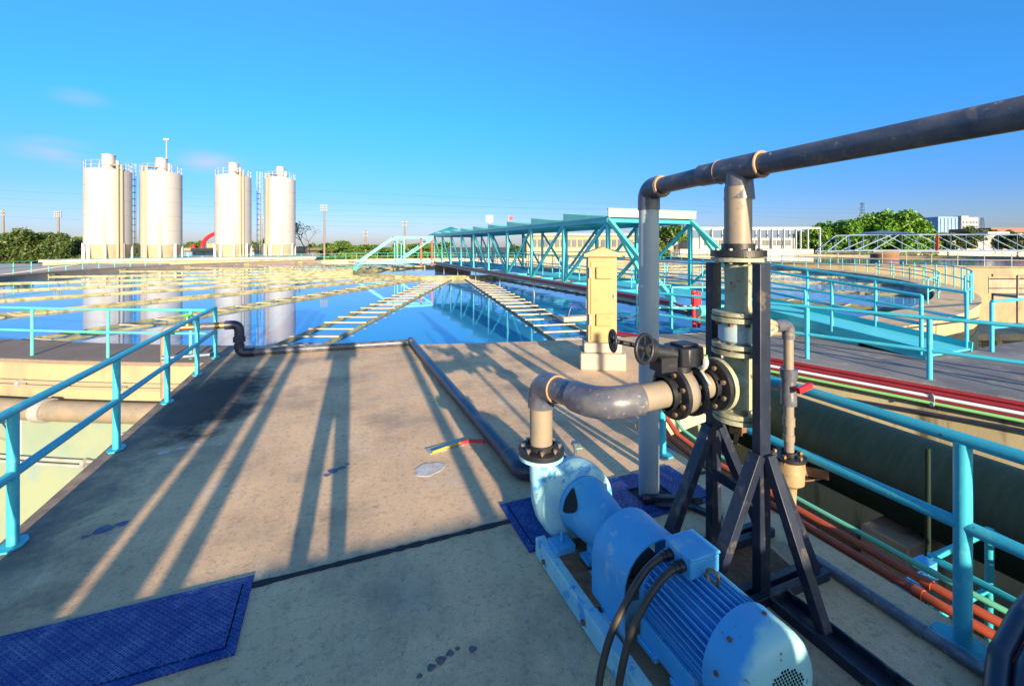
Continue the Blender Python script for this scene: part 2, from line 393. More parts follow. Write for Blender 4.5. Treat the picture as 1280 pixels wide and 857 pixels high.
for k in range(121): jp.append((-2.08+5.12*k/120, .016+.012*rj.random()))
mb.prism([(x, JY-.011-w_) for x, w_ in jp] + [(x, JY-.011+w_*.9) for x, w_ in jp[::-1]], .001, .006); mb.box((.48, JY-.011, -.15), (5.1, .018, .26)); structure('joint_filler', mb, 'black')

# tank 1
tank = thing('settling_tank', (C1[0], C1[1], GZ), 'large round settling tank of blue water beyond the deck, crossed by the turquoise bridge', 'tank')
mb = MB(); mb.arc_wall(C1, RI, RO-.006, 0, 360, -.07, -.004, 144); mb.arc_wall(C1, RI+.02, RI+.5, 0, 360, -1.6, -.072, 144)
link('rim', mb, 'deck', tank)
mb = MB(); mb.arc_wall(C1, RI+.5, RO-.05, 0, 360, -.47, -.072, 144); mb.arc_wall(C1, RI+.5, RO-.12, 0, 360, -2.3, -.472, 144)
mb.arc_wall(C1, RO-.121, RO-.075, 0, 360, -.72, -.472, 144)
link('upper_wall', mb, 'wallyellow', tank)
M['palewall'] = mat('pale_green_wall_paint', (.24,.29,.20), (.19,.26,.22), .8, .4, .62, rough=.8, c3=(.18,.27,.27), scale3=1.7, lo3=.56, hi3=.7)
mb = MB(); mb.arc_wall(C1, RI+.3, RO-.09, 0, 360, GZ, -.96, 144); link('lower_wall', mb, 'palewall', tank)
mb = MB(); n = 128
mb.add([(C1[0], C1[1], WZ)] + [(C1[0]+(RI+.01)*math.cos(2*PI*i/n), C1[1]+(RI+.01)*math.sin(2*PI*i/n), WZ) for i in range(n)], [(0, i+1, (i+1)%n+1) for i in range(n)])
structure('water', mb, 'water')

# central ring launder
ring = thing('ring_launder', (C1[0], C1[1], WZ), 'circular stained launder ring around the centre of the blue settling tank', 'launder')
mb = MB(); mb.arc_wall(C1, 8.2, 8.32, 0, 360, WZ-.4, WZ+.24, 96); link('inner_wall', mb, 'launder', ring)
mb = MB(); mb.arc_wall(C1, 9.0, 9.12, 0, 360, WZ-.4, WZ+.24, 96); link('outer_wall', mb, 'launder', ring)
# radial launders, copied round the tank
GL = 'radial launders in the settling tank'
lab = {0: 'ladder-like radial launder in the water left of the bridge, nearest the tan cabinet',
       1: 'ladder-like radial launder ending at the deck edge behind the long navy pipe',
       2: 'stained launder beam passing behind the left corner of the near railing'}
l0 = thing('radial_launder', (0, 0, 0), 'x', 'launder', GL)
r0, r1 = 9.14, RI-.02
for sg in (-1, 1):
    mb = MB(); mb.box(((r0+r1)/2, sg*.55, WZ-.13), (r1-r0, .045, .36)); mb.box(((r0+r1)/2, sg*.55, WZ+.06), (r1-r0, .06, .02)); link('side_wall', mb, 'launder', l0)
mb = MB(); mb.box((r0+.4, 0, WZ+.09), (.05, 1.24, .035)); b0 = link('cross_bar', mb, 'launderbar', l0)
nb = int((r1-r0-.6)/1.0)
for k in range(1, nb+1): dup_part(b0, l0, (k*1.0, 0, 0))
mb = MB()
mb.box((r1-.02, 0, -.21), (.05, 1.2, .2)); link('outlet_weir', mb, 'launder', l0)
ang0 = 9.6
l1 = copy_tree(l0)
for c in kids(l1):
    if c.name.startswith('cross_bar'): c.location.z -= .035; c.scale.y = .84
vis = list(range(0, 14)) + list(range(-9, 0))
order = ['second','third','fourth','fifth','sixth','seventh','eighth','ninth','tenth','eleventh','twelfth','thirteenth','fourteenth']
for i, k in enumerate(vis):
    o = l0 if k == 0 else (copy_tree(l0) if k in (1, -1) else (l1 if k == 2 else copy_tree(l1)))
    a = R(-90 - (ang0 + 12.857*k)); o.location = (C1[0], C1[1], 0); o.rotation_euler[2] = a
    if k > 3 or k < -2:
        for c in kids(o):
            if c.name.startswith('cross_bar'): bpy.data.objects.remove(c)
    if k > 3 or k < -2: o.scale = (1, .5, 1)
    elif k > 1: o.scale = (1, .75, 1)
    if k in lab: L_ = lab[k]
    elif k > 2: L_ = '%s stained radial launder left of the bridge, counted clockwise from the tan cabinet' % (['','','','fourth','fifth','sixth','seventh','eighth','ninth','tenth','eleventh','twelfth','thirteenth','fourteenth'][k])
    else: L_ = '%s stained radial launder right of the bridge, counted anticlockwise from the ramp' % (['','first','second','third','fourth','fifth','sixth','seventh','eighth','ninth'][-k])
    o['label'] = L_

# ------------------------------------------------------------------ railings
def railing(name, pts, label, heights, rr, pr, m='teal', posts=None, base=True, cat='railing', ext=None, group=None, pz=0, rm=None, plate=None):
    t = thing(name, (pts[0][0], pts[0][1], pz), label, cat, group)
    tops = heights[0]
    for h in heights:
        mb = MB(); mb.tube([(p[0], p[1], pz+h) for p in (ext or pts)], rr, 14)
        link('top_rail' if h == heights[0] else 'mid_rail', mb, rm or m, t)
    P = posts or pts
    for p in P:
        mb = MB(); mb.cyl((p[0], p[1], pz), (p[0], p[1], pz+tops-rr*.6), pr, n=14)
        if plate: mb.prism([(p[0]+plate*math.cos(a), p[1]+plate*math.sin(a)*1.5) for a in [R(45*k+22) for k in range(8)]], pz+.004, pz+.016)
        link('post', mb, m, t)
    return t
railing('left_deck_railing', [(-2.0, 9.26), (-2.0, 1.0)], 'two-bar turquoise pipe railing along the left edge of the concrete deck', (.90, .48), .030, .032,
        posts=[(-2,9.26),(-2,8.15),(-2,6.85),(-2,5.45),(-2,3.96),(-2,2.5)], plate=.07)
def arc(r, a0, a1, n): return [(C1[0]+r*math.cos(R(a0+(a1-a0)*i/n)), C1[1]+r*math.sin(R(a0+(a1-a0)*i/n))) for i in range(n+1)]
aL = math.degrees(math.atan2(9.35-C1[1], -2.08-C1[0]))   # where the left railing meets the rim
railing('rim_railing', arc(31.75, aL, aL-210, 105), 'thin turquoise railing round the left and far rim of the settling tank', (.86, .45), .022, .026, m='teal_lt',
        posts=arc(31.75, aL-.5, aL-210, 75))
railing('rim_railing', arc(31.75, -74, 40, 60), 'turquoise railing curving round the right rim of the settling tank behind the ramp', (1.0, .5), .028, .03, posts=arc(31.75, -74, 40, 40))
railing('inner_rim_railing', arc(30.85, -74, -40, 20), 'low turquoise railing on the inner right rim, in front of the curved railing', (.85, .42), .024, .026, m='teal_lt', posts=arc(30.85, -74, -40, 7))
rr = railing('right_deck_railing', [(2.92, 3.4), (2.92, -2)], 'thick two-bar turquoise pipe railing on the right deck edge beside the green main', (1.03, .60), .032, .036,
        posts=[(2.92,3.4),(2.92,1.21),(2.92,-1.0)], plate=.085)

# ------------------------------------------------------------------ things on the deck
def hatch(x0, x1, y0, y1, label, hole=None):
    t = thing('hatch_cover', ((x0+x1)/2, (y0+y1)/2, 0), label, 'hatch cover', 'blue chequer plate hatch covers')
    f = .045
    mb = MB()
    for a, b, c, d in ((x0,x1,y0,y0+f),(x0,x1,y1-f,y1),(x0,x0+f,y0+f,y1-f),(x1-f,x1,y0+f,y1-f)): mb.box(((a+b)/2,(c+d)/2,.006),(b-a,d-c,.012))
    link('frame', mb, 'checker', t)
    mb = MB(); mb.box(((x0+x1)/2,(y0+y1)/2,.003),(x1-x0-2*f,y1-y0-2*f,.004)); link('gap', mb, 'black', t)
    e = f+.008; mb = MB()
    if not hole: mb.box(((x0+x1)/2,(y0+y1)/2,.009),(x1-x0-2*e,y1-y0-2*e,.014))
    else:
        hx0,hx1,hy0,hy1 = hole
        for a, b, c, d in ((x0+e,hx0,y0+e,y1-e),(hx1,x1-e,y0+e,y1-e),(hx0,hx1,y0+e,hy0),(hx0,hx1,hy1,y1-e)): mb.box(((a+b)/2,(c+d)/2,.009),(b-a,d-c,.014))
    link('plate', mb, 'checker', t)
    return t
hatch(-2.02, -.46, 2.50, 3.05, 'large blue chequer plate hatch cover in the left foreground deck')
hatch(1.17, 2.80, 2.62, 3.18, 'blue chequer plate hatch cover under the pump and round the grey post', hole=(2.2, 2.5, 2.74, 2.98))

# paint spill and offcut of hose
mb = MB(); pts = []
for k in range(22):
    a = 2*PI*k/22; q = 1+.08*math.sin(3*a+1)+.07*math.sin(7*a); pts.append((.78+.135*q*math.cos(a)+.03*math.sin(a), 3.93+.11*q*math.sin(a)))
mb.prism(pts, .002, .005); tag(link('paint_spill', mb, 'paintpatch'), 'dried white paint spill on the deck left of the pump', 'paint spill')
def drip(name, spots, m, label, cat):
    mb = MB()
    for (x, y, r) in spots:
        ph = random.random()*6; mb.prism([(x+r*(1+.16*math.sin(3*a+ph)+.08*math.sin(5*a))*math.cos(a), y+r*.8*(1+.16*math.sin(3*a+ph)+.08*math.cos(4*a))*math.sin(a)) for a in [2*PI*k/12 for k in range(12)]], .0015, .0035)
    tag(link(name, mb, m), label, cat)
def drip2(name, spots, m, label, cat):
    t = thing(name, (spots[0][0], spots[0][1], 0), label, cat)
    for (x, y, r) in spots:
        ph = random.random()*6; link('drop', MB().prism([(x+r*(1+.16*math.sin(3*a+ph)+.08*math.sin(5*a))*math.cos(a), y+r*.8*(1+.16*math.sin(3*a+ph)+.08*math.cos(4*a))*math.sin(a)) for a in [2*PI*k/12 for k in range(12)]], .0015, .0035), m, t)
M['oil'] = mat('oil_stain', (.10,.07,.08), (.22,.17,.15), 30, rough=.6)
M['bluestain'] = mat('blue_paint_splash', (.045,.075,.20), (.16,.16,.2), 16, .45, .6, rough=.6)
M['greystain'] = mat('grey_scrape', (.52,.5,.48), rough=.8)
drip2('oil_stain', [(.42,2.08,.022),(.47,2.1,.026),(.52,2.12,.02),(.56,2.13,.012),(.36,2.06,.014),(.63,2.1,.02),(.3,2.02,.008),(.2,1.98,.006)], 'oil', 'row of dark oil drips on the deck left of the motor', 'stain')
drip('paint_splash', [(-.02,4.22,.05),(.05,4.25,.035),(-.07,4.16,.03),(.1,4.30,.02)], 'bluestain', 'blue paint splash in the middle of the deck, on the person-shaped shadow', 'stain')
drip('paint_splash', [(-1.52,3.95,.06),(-1.43,3.98,.04),(-1.6,3.9,.025)], 'bluestain', 'blue paint splash on the dark deck near the left railing', 'stain')
drip('paint_splash', [(-1.55,5.2,.05),(-1.42,5.25,.04),(-1.3,5.3,.02)], 'greystain', 'pale grey scrape on the black-stained deck near the left railing', 'stain')

t = thing('hose_offcut', (1.0, 4.25, 0), 'short red and yellow hose offcut lying on a grey strip on the deck', 'hose')
mb = MB(); mb.tube([(1.16,4.30,.02),(1.2,4.29,.022),(1.27,4.32,.02),(1.36,4.27,.02),(1.40,4.24,.018)], .014, 10); link('red_sleeve', mb, 'red', t)
mb = MB(); mb.tube([(.86,4.20,.02),(1.0,4.25,.02),(1.16,4.30,.02)], .013, 10); link('yellow_sleeve', mb, 'yellow', t)
mb = MB(); mb.box((1.0,4.30,.006),(.36,.13,.008), Matrix.Rotation(.2,3,'Z')); link('strip', mb, 'steelgrey', t)

# suction pipe lying on the deck
t = thing('deck_pipe', (1.44, 6.2, 0), 'long straight navy plastic pipe lying along the deck towards the tank', 'pipe')
mb = MB(); mb.cyl((1.40,8.86,.075),(1.47,3.60,.075), .068, n=24); link('pipe_run', mb, 'pipe_dark', t)
mb = MB(); mb.cyl((1.468,3.74,.078),(1.47,3.56,.078), .078, n=24)
mb.tube([(1.47,3.56,.078)] + elbow_pts((1.47,3.6,.078),(1.47,3.44,.078),(1.66,3.42,.078),.10) + [(1.64,3.425,.078)], .078, 24); link('elbow', mb, 'pipe_dark', t)
mb = MB(); mb.cyl((1.395,9.0,.08),(1.402,8.8,.08), .080, n=24); link('coupling', mb, 'pipe_dark', t)
mb = MB(); mb.torus((1.47,3.74,.078),(0,1,0), .076, .005); link('joint_ring', mb, 'glue', t)
t = thing('edge_pipe', (-.1, 9.1, 0), 'dark pipe along the tank edge of the deck, rising left to a brass valve', 'pipe')
mb = MB(); mb.cyl((-1.5,9.18,.07),(1.33,8.93,.07), .062, n=20); link('pipe_run', mb, 'pvc', t)
mb = MB(); mb.tube([(-1.38,9.17,.07)] + elbow_pts((-1.38,9.17,.07),(-1.62,9.2,.07),(-1.62,9.2,.4),.12) + [(-1.62,9.2,.24)], .082, 20); link('lower_elbow', mb, 'pipe_dark', t)
mb = MB(); mb.cyl((-1.62,9.2,.2),(-1.62,9.2,.42), .068, n=20); mb.cyl((-1.62,9.2,.27),(-1.62,9.2,.36), .10, n=20); link('union', mb, 'pipe_dark', t)
mb = MB(); mb.tube([(-1.62,9.2,.36)] + elbow_pts((-1.62,9.2,.36),(-1.62,9.2,.58),(-1.9,9.2,.58),.12) + [(-1.84,9.2,.58)], .08, 20); link('upper_elbow', mb, 'pipe_dark', t)
mb = MB(); mb.cyl((-1.8,9.2,.58),(-2.02,9.2,.58), .058, n=18); link('nipple', mb, 'brass', t)
mb = MB(); mb.cyl((-2.0,9.2,.58),(-2.2,9.2,.58), .065, n=18); mb.cyl((-2.22,9.2,.58),(-2.3,9.2,.58), .05, n=16); link('collar', mb, 'pvc', t)
v = link('valve_body', MB().cyl((-2.3,9.2,.58),(-2.52,9.2,.58), .05, n=14).cyl((-2.4,9.2,.58),(-2.4,9.2,.74), .05, .035, n=14), 'brass', t)
link('handle', MB().torus((-2.4,9.2,.80),(0,0,1), .075, .014, 16, 8).bar((-2.47,9.2,.80),(-2.33,9.2,.80),.02).cyl((-2.4,9.2,.72),(-2.4,9.2,.81),.012,n=8), 'green', v)
mb = MB(); mb.tube([(-2.5,9.2,.58)] + elbow_pts((-2.5,9.2,.58),(-2.72,9.2,.58),(-2.72,9.2,0),.1) + [(-2.72,9.2,-.6)], .062, 16); link('downpipe', mb, 'pvc_dirty', t)
t = thing('drain_tap', (-2.2, 9.0, 0), 'small red-handled tap on a short pipe at the corner post of the left railing', 'tap')
mb = MB(); mb.cyl((-2.7,9.0,.12),(-2.02,9.0,.12), .04, n=12); mb.cyl((-2.25,9.0,.12),(-2.25,9.0,.28), .035, n=12); link('body', mb, 'galv', t)
mb = MB(); mb.torus((-2.25,9.0,.30),(0,0,1), .05, .012, 14, 6).bar((-2.3,9,.3),(-2.2,9,.3),.015); link('handle', mb, 'red', t)

# tan control cabinet on its plinth
t = thing('control_cabinet', (4.10, 6.25, 0), 'tall tan control cabinet with a peaked roof on a pale concrete plinth', 'cabinet', rz=-R(27))
link('plinth', MB().prism([(-.36,-.30),(.36,-.30),(.36,.30),(-.36,.30)], 0, .27).prism([(-.30,-.25),(.30,-.25),(.30,.25),(-.30,.25)], .27, .43), 'whiteconc', t, .02)
body = link('body', MB().box((0,0,1.125),(.46,.36,1.39)), 'beige', t, .006)
link('door', MB().box((.01,-.188,1.10),(.40,.014,1.28)), 'beige', t, .004)
z0 = 1.82; a_, b_ = .30, .25
vs = [(-a_,-b_,z0),(a_,-b_,z0),(a_,b_,z0),(-a_,b_,z0),(-a_,-b_,z0+.045),(a_,-b_,z0+.045),(a_,b_,z0+.045),(-a_,b_,z0+.045),(0,-.18,z0+.16),(0,.18,z0+.16)]
link('roof', MB().add(vs, [(0,3,2,1),(0,1,5,4),(1,2,6,5),(2,3,7,6),(3,0,4,7),(4,5,8),(6,7,9),(5,6,9,8),(7,4,8,9)]), 'beige', t)
for z in (1.56, .80):
    lv = link('louvre', MB().box((.02,-.215,z),(.25,.045,.19)), 'beige', t, .008)
    mb = MB()
    for k in range(5): mb.box((.02,-.2395,z-.07+.033*k),(.21,.010,.008))
    link('slats', mb, 'beige', lv)
    link('hinge', MB().box((-.20,-.20,z),(.025,.03,.17)), 'steelgrey', t)
lk = link('lock', MB().box((.185,-.20,1.18),(.03,.02,.09)).cyl((.185,-.21,1.19),(.185,-.235,1.19),.011,n=10), 'steelgrey', t)
# ------------------------------------------------------------------ pump set
SX, SZ = 1.50, .32
P = thing('pump_set', (SX, 2.0, 0), 'blue electric pump and finned motor on a steel skid in the foreground', 'pump')
vol = MB(); n = 40; prof = []
# spiral volute: radius grows towards the discharge on the left
def vring(y, sc, base=.0):
    out = []
    for k in range(n):
        a = 2*PI*k/n; g_ = ((PI/2+.5 - a) % (2*PI))/(2*PI)
        rr = (.215 + .10*g_)*sc + base
        out.append((SX+rr*math.cos(a), y, SZ+rr*math.sin(a)))
    return out
rings = [vring(2.50,.70), vring(2.50,.86), vring(2.515,.95), vring(2.56,1.0), vring(2.64,1.0), vring(2.70,.95), vring(2.73,.80)]
vs = [q for g_ in rings for q in g_]; fs = []
for i in range(len(rings)-1):
    for k in range(n): fs.append((i*n+k, i*n+(k+1)%n, (i+1)*n+(k+1)%n, (i+1)*n+k))
vol.add(vs, fs, True); vol.add(rings[0], [tuple(range(n))]); vol.add(rings[-1], [tuple(range(n))])
vol.tube([(1.30,2.61,.26),(1.275,2.605,.36),(1.252,2.6,.48),(1.245,2.6,.63)], .1, 24, True, radii=[.07,.084,.080,.078])
V = link('volute', vol, 'pump_pale', P)
flange(V, 'discharge_flange', (1.245,2.6,.635), (0,0,1), .145, .022, 'pump_pale', 1, br=.004)
mb = MB(); mb.cyl((1.50,2.60,.585),(1.50,2.60,.64),.011,n=10).cyl((1.50,2.6,.64),(1.50,2.6,.66),.018,n=10).cyl((1.50,2.6,.66),(1.50,2.6,.675),.028,n=12); link('vent_plug', mb, 'galv', V)
mb = MB(); mb.bar((1.50,2.6,.632),(1.545,2.585,.636),.016,.008); link('vent_handle', mb, 'mintpipe', V)
mb = MB(); mb.tube([(SX,2.73,SZ),(SX,2.9,SZ)], .1, 24); mb.cyl((SX,2.88,SZ),(SX,2.905,SZ),.15,n=28); mb.tube([(SX,2.9,SZ)]+elbow_pts((SX,2.9,SZ),(SX,3.06,SZ),(SX,3.06,.0),.1)+[(SX,3.06,.0)], .07,20); link('suction_nozzle', mb, 'pump', P)
# bearing frame with openings
mb = MB(); mb.lathe((SX,2.5,SZ),(0,-1,0), [(0,.176),(.02,.180),(.02,.180),(.035,.168),(.16,.157),(.28,.137),(.40,.12),(.40,.12),(.43,.10),(.43,0)], 36); bh = link('bearing_frame', mb, 'pump', P)
mb = MB()
def lantern_window(a0, a1):
    pts = []
    for k in range(9):
        a = a0+(a1-a0)*k/8
        pts.append(a)
    top = []; bot = []
    for a in pts:
        q = math.sin((a-a0)/(a1-a0)*PI)
        for lst, yy in ((top, .04), (bot, .06+.105*q)):
            rr = .168-(yy-.035)*.088+.003
            lst.append((SX+rr*math.cos(a), 2.5-yy, SZ+rr*math.sin(a)))
    m_ = len(pts); mb.add(top+bot, [(i,i+1,m_+i+1,m_+i) for i in range(m_-1)])
lantern_window(R(125), R(178)); link('window_opening', mb, 'black', bh); mb = MB(); lantern_window(R(-2), R(-60)); link('window_opening', mb, 'black', bh)
mb = MB()
for k in range(1): mb.torus((SX,2.5-.38,SZ),(0,1,0),.120,.006,28,6)
link('seal_ring', mb, 'pump_pale', bh)
mb = MB(); mb.bar((SX-.06,2.27,.0+.13),(SX-.06,2.27,.26),.03,.12).bar((SX+.06,2.27,.13),(SX+.06,2.27,.26),.03,.12).box((SX,2.27,.135),(.26,.1,.02)); link('support_foot', mb, 'pump', P)
for x in (SX-.2, SX+.2):
    mb = MB(); mb.box((x,2.42,.145),(.13,.12,.05)).cyl((x,2.42,.17),(x,2.42,.20),.016,n=6).cyl((x,2.42,.2),(x,2.42,.23),.010,n=8); link('pump_foot', mb, 'pump', P, .006)
# coupling guard: sheet-metal arch
mb = MB(); prof = [(-.215,.10)] + [(.215*math.cos(a), SZ+.215*math.sin(a)) for a in [PI-PI*k/16 for k in range(17)]] + [(.215,.10)]
vs = []
for y in (2.05, 1.765):
    for x, z in prof: vs.append((SX+x, y, z))
    for x, z in prof: vs.append((SX+x*.965, y, SZ+(z-SZ)*.965 if z > .11 else z))
m_ = len(prof); fs = []
for i in range(m_-1):
    fs += [(i,i+1,2*m_+i+1,2*m_+i), (m_+i,3*m_+i,3*m_+i+1,m_+i+1), (i,m_+i,m_+i+1,i+1), (2*m_+i,2*m_+i+1,3*m_+i+1,3*m_+i)]
mb.add(vs, fs, True); link('coupling_guard', mb, 'pump', P)
mb = MB(); mb.cyl((SX,2.10,SZ),(SX,1.72,SZ),.035,n=18).cyl((SX,1.96,SZ),(SX,1.82,SZ),.09,n=28)
for k in range(6): mb.cyl((SX+.065*math.cos(k*PI/3),1.805,SZ+.065*math.sin(k*PI/3)),(SX+.065*math.cos(k*PI/3),1.85,SZ+.065*math.sin(k*PI/3)),.014,n=6)
link('coupling', mb, 'blackiron', P)
# motor
MZ = .315; mr = .188
mo = MB(); mo.cyl((SX+.05,1.735,MZ),(SX+.05,1.31,MZ), mr-.022, n=48); mo.cyl((SX+.05,1.745,MZ),(SX+.05,1.715,MZ), mr+.004, n=48); mo.lathe((SX+.05,1.745,MZ),(0,1,0),[(0,.165),(.04,.12),(.05,.06),(.05,0)],32)
Mo = link('motor', mo, 'motor', P)
mb = MB(); nf = 42
for k in range(nf):
    a = 2*PI*k/nf; 
    if 235 < math.degrees(a) < 305: continue
    d = Vector((math.cos(a),0,math.sin(a))); c_ = Vector((SX+.05,1.52,MZ))
    u = Vector((-math.sin(a),0,math.cos(a))); rot = Matrix((u, Vector((0,1,0)), d)).transposed()
    mb.box(c_ + d*(mr-.010), (.0065,.40,.040), rot)
link('cooling_fins', mb, 'motor', Mo)
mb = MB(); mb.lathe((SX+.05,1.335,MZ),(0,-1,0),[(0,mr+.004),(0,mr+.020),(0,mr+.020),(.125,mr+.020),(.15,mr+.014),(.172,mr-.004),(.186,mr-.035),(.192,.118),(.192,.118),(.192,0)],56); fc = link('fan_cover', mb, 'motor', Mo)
# pale end shell and perforated grille of the fan cover
def fancover_mat():
    m = bpy.data.materials.new('fan_cover_paint'); m.use_nodes = True
    nt = m.node_tree; N = nt.nodes; L = nt.links; b = N['Principled BSDF']; b.inputs['Roughness'].default_value = .38
    tc = N.new('ShaderNodeTexCoord'); s = N.new('ShaderNodeSeparateXYZ'); L.new(tc.outputs['Object'], s.inputs[0])
    n = N.new('ShaderNodeTexNoise'); n.inputs['Scale'].default_value = 14; n.inputs['Detail'].default_value = 6; L.new(tc.outputs['Object'], n.inputs['Vector'])
    def mth(op, a, bq):
        k = N.new('ShaderNodeMath'); k.operation = op
        for i, q in enumerate((a, bq)):
            if isinstance(q, (int, float)): k.inputs[i].default_value = q
            else: L.new(q, k.inputs[i])
        return k.outputs[0]
    # rear shell changes to pale green-blue behind a ragged line
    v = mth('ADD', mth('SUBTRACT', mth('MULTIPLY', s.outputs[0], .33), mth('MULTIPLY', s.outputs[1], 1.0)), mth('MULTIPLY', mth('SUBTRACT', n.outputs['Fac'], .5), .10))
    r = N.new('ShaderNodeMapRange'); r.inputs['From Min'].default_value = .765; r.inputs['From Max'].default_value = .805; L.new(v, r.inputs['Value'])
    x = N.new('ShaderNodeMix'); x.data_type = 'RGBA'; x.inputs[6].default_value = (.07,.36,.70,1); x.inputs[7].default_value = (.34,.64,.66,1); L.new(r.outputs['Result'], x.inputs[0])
    n2 = N.new('ShaderNodeTexNoise'); n2.inputs['Scale'].default_value = 30; L.new(tc.outputs['Object'], n2.inputs['Vector'])
    r2 = N.new('ShaderNodeMapRange'); r2.inputs['From Min'].default_value = .70; r2.inputs['From Max'].default_value = .74; L.new(n2.outputs['Fac'], r2.inputs['Value'])
    y = N.new('ShaderNodeMix'); y.data_type = 'RGBA'; L.new(x.outputs[2], y.inputs[6]); y.inputs[7].default_value = (.28,.15,.05,1); L.new(r2.outputs['Result'], y.inputs[0])
    L.new(y.outputs[2], b.inputs['Base Color']); return m
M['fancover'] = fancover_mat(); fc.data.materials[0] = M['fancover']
mb = MB()
for i in range(-7, 8):
    for j in range(-8, 9):
        x, z = (i + .5*(j % 2))*.0150, j*.0130
        if x*x+z*z < .108**2: mb.cyl((SX+.05+x,1.1425,MZ+z),(SX+.05+x,1.1405,MZ+z),.0050,n=8)
link('grille_holes', mb, 'black', fc)
mb = MB()
for a in (20, 75, 130, 165, 215, 320): mb.cyl((SX+.05+(mr+.018)*math.cos(R(a)),1.27,MZ+(mr+.018)*math.sin(R(a))),(SX+.05+(mr+.028)*math.cos(R(a)),1.27,MZ+(mr+.028)*math.sin(R(a))),.009,n=8)
link('screws', mb, 'rust', fc)
tb = MB(); tb.box((1.565,1.62,.535),(.17,.17,.085)); tb.box((1.565,1.62,.583),(.18,.18,.016)); TB = link('terminal_box', tb, 'pump', Mo, .008)
mb = MB(); mb.torus((1.55,1.48,.535),(1,.3,0),.028,.007,20,8).cyl((1.55,1.48,.49),(1.55,1.48,.51),.016,n=10); link('lifting_eye', mb, 'brass', Mo)
for x in (SX-.135, SX+.235):
    mb = MB(); mb.box((x,1.66,.135),(.07,.13,.03)).box((x,1.44,.135),(.07,.13,.03)).prism([(x-.02,1.38),(x+.02,1.38),(x+.02,1.72),(x-.02,1.72)],.14,.24)
    for y in (1.66,1.44): mb.cyl((x,y,.15),(x,y,.185),.014,n=6)
    link('motor_foot', mb, 'pump', Mo, .005)
# supply cables
CP = (((1.48,1.665,.535),(1.45,1.665,.533),[(1.48,1.665,.535),(1.41,1.665,.53),(1.33,1.66,.50),(1.235,1.65,.42),(1.15,1.645,.315),(1.10,1.64,.225),(1.05,1.62,.10),(1.03,1.57,.03),(1.02,1.4,.018),(1.0,1.0,.018)]),
      ((1.48,1.585,.535),(1.45,1.585,.533),[(1.48,1.585,.535),(1.42,1.585,.53),(1.35,1.58,.505),(1.265,1.575,.44),(1.185,1.57,.34),(1.135,1.565,.22),(1.11,1.56,.11),(1.10,1.52,.03),(1.10,1.3,.018),(1.07,.95,.018)]))
for a_, b_, pth in CP:
    P3 = [Vector(p) for p in pth]; sm = []
    for i in range(len(P3)-1):
        p0, p1, p2, p3 = P3[max(0,i-1)], P3[i], P3[i+1], P3[min(len(P3)-1,i+2)]
        for q in (0,.33,.67): sm.append(.5*((2*p1)+(p2-p0)*q+(2*p0-5*p1+4*p2-p3)*q*q+(3*p1-p0-3*p2+p3)*q**3))
    sm.append(P3[-1]); cb = link('supply_cable', MB().tube(sm, .0165, 12), 'rubber', P)
    a_, b_ = Vector(a_), Vector(b_); link('gland', MB().cyl(a_, b_, .026, n=12).cyl(b_, b_+(b_-a_)*.8, .021, n=12), 'blackiron', cb)
# skid
mb = MB()
for x in (1.20, 1.82):
    sg = 1 if x < 1.5 else -1
    mb.box((x,1.72,.062),(.010,1.72,.11)).box((x+sg*.028,1.72,.117),(.062,1.72,.009)).box((x+sg*.028,1.72,.009),(.062,1.72,.009))
for y in (.92, 1.35, 1.9, 2.18, 2.5): mb.box((1.51,y,.085),(.54,.07,.05))
link('skid', mb, 'pump_pale', P, .003)
mb = MB(); mb.box((1.30,2.16,.124),(.10,.40,.006)); mb.box((1.6,2.3,.114),(.4,.36,.005)); link('drip_tray', mb, 'rust', P)
for y in (2.45,1.98,1.5,1.12): link('anchor_bolt', MB().cyl((1.195,y,.05),(1.18,y,.05),.014,n=6), 'rust', P)

# ------------------------------------------------------------------ pump discharge line with butterfly valve
D = thing('discharge_line', (1.245, 2.6, .65), 'weathered grey pipe bending from the pump discharge to the valve and cream tee', 'pipe')
pr_ = .074; E1 = (1.245,2.6,1.10); E2 = (1.325,2.0,1.145); T0 = (2.28,2.0,1.18)
flange(D, 'lower_flange', (1.245,2.6,.667), (0,0,1), .150, .030, 'blackiron', 8, hub=(.088,.05), br=.014, bl=.04)
link('riser', MB().cyl((1.245,2.6,.66),(1.245,2.6,.99), pr_, n=28), 'pvc_dirty', D)
link('upper_elbow', MB().tube([(1.245,2.6,.95)] + elbow_pts((1.245,2.6,.9), E1, E2, .12, 12) + [Vector(E1).lerp(Vector(E2), .30)], pr_+.013, 28), 'pvc', D)
link('joint_ring', MB().torus(Vector(E1).lerp(Vector(E2), .30), Vector(E2)-Vector(E1), pr_+.006, .006), 'glue', D)
link('short_pipe', MB().cyl(Vector(E1).lerp(Vector(E2), .25), Vector(E1).lerp(Vector(E2), .8), pr_, n=28), 'pvc', D)
link('lower_elbow', MB().tube([Vector(E1).lerp(Vector(E2), .60)] + elbow_pts(E1, E2, T0, .17, 14) + [Vector(E2).lerp(Vector(T0), .24)], pr_+.014, 28), 'pvc', D)
link('joint_ring', MB().torus(Vector(E1).lerp(Vector(E2), .60), Vector(E2)-Vector(E1), pr_+.010, .004), 'glue', D)
ax = (Vector(T0)-Vector(E2)).normalized()
def onD(x): q = (x-E2[0])/(T0[0]-E2[0]); return Vector(E2).lerp(Vector(T0), q)
link('straight_pipe', MB().cyl(onD(1.55), onD(1.74), pr_, n=28), 'pvc_dirty', D)
flange(D, 'valve_flange', onD(1.785), ax, .150, .026, 'blackiron', 8, hub=(.092,.06), br=.014, bl=.03)
flange(D, 'valve_flange', onD(1.905), ax, .150, .026, 'blackiron', 8, hub=(.092,.05), br=.014, bl=.03)
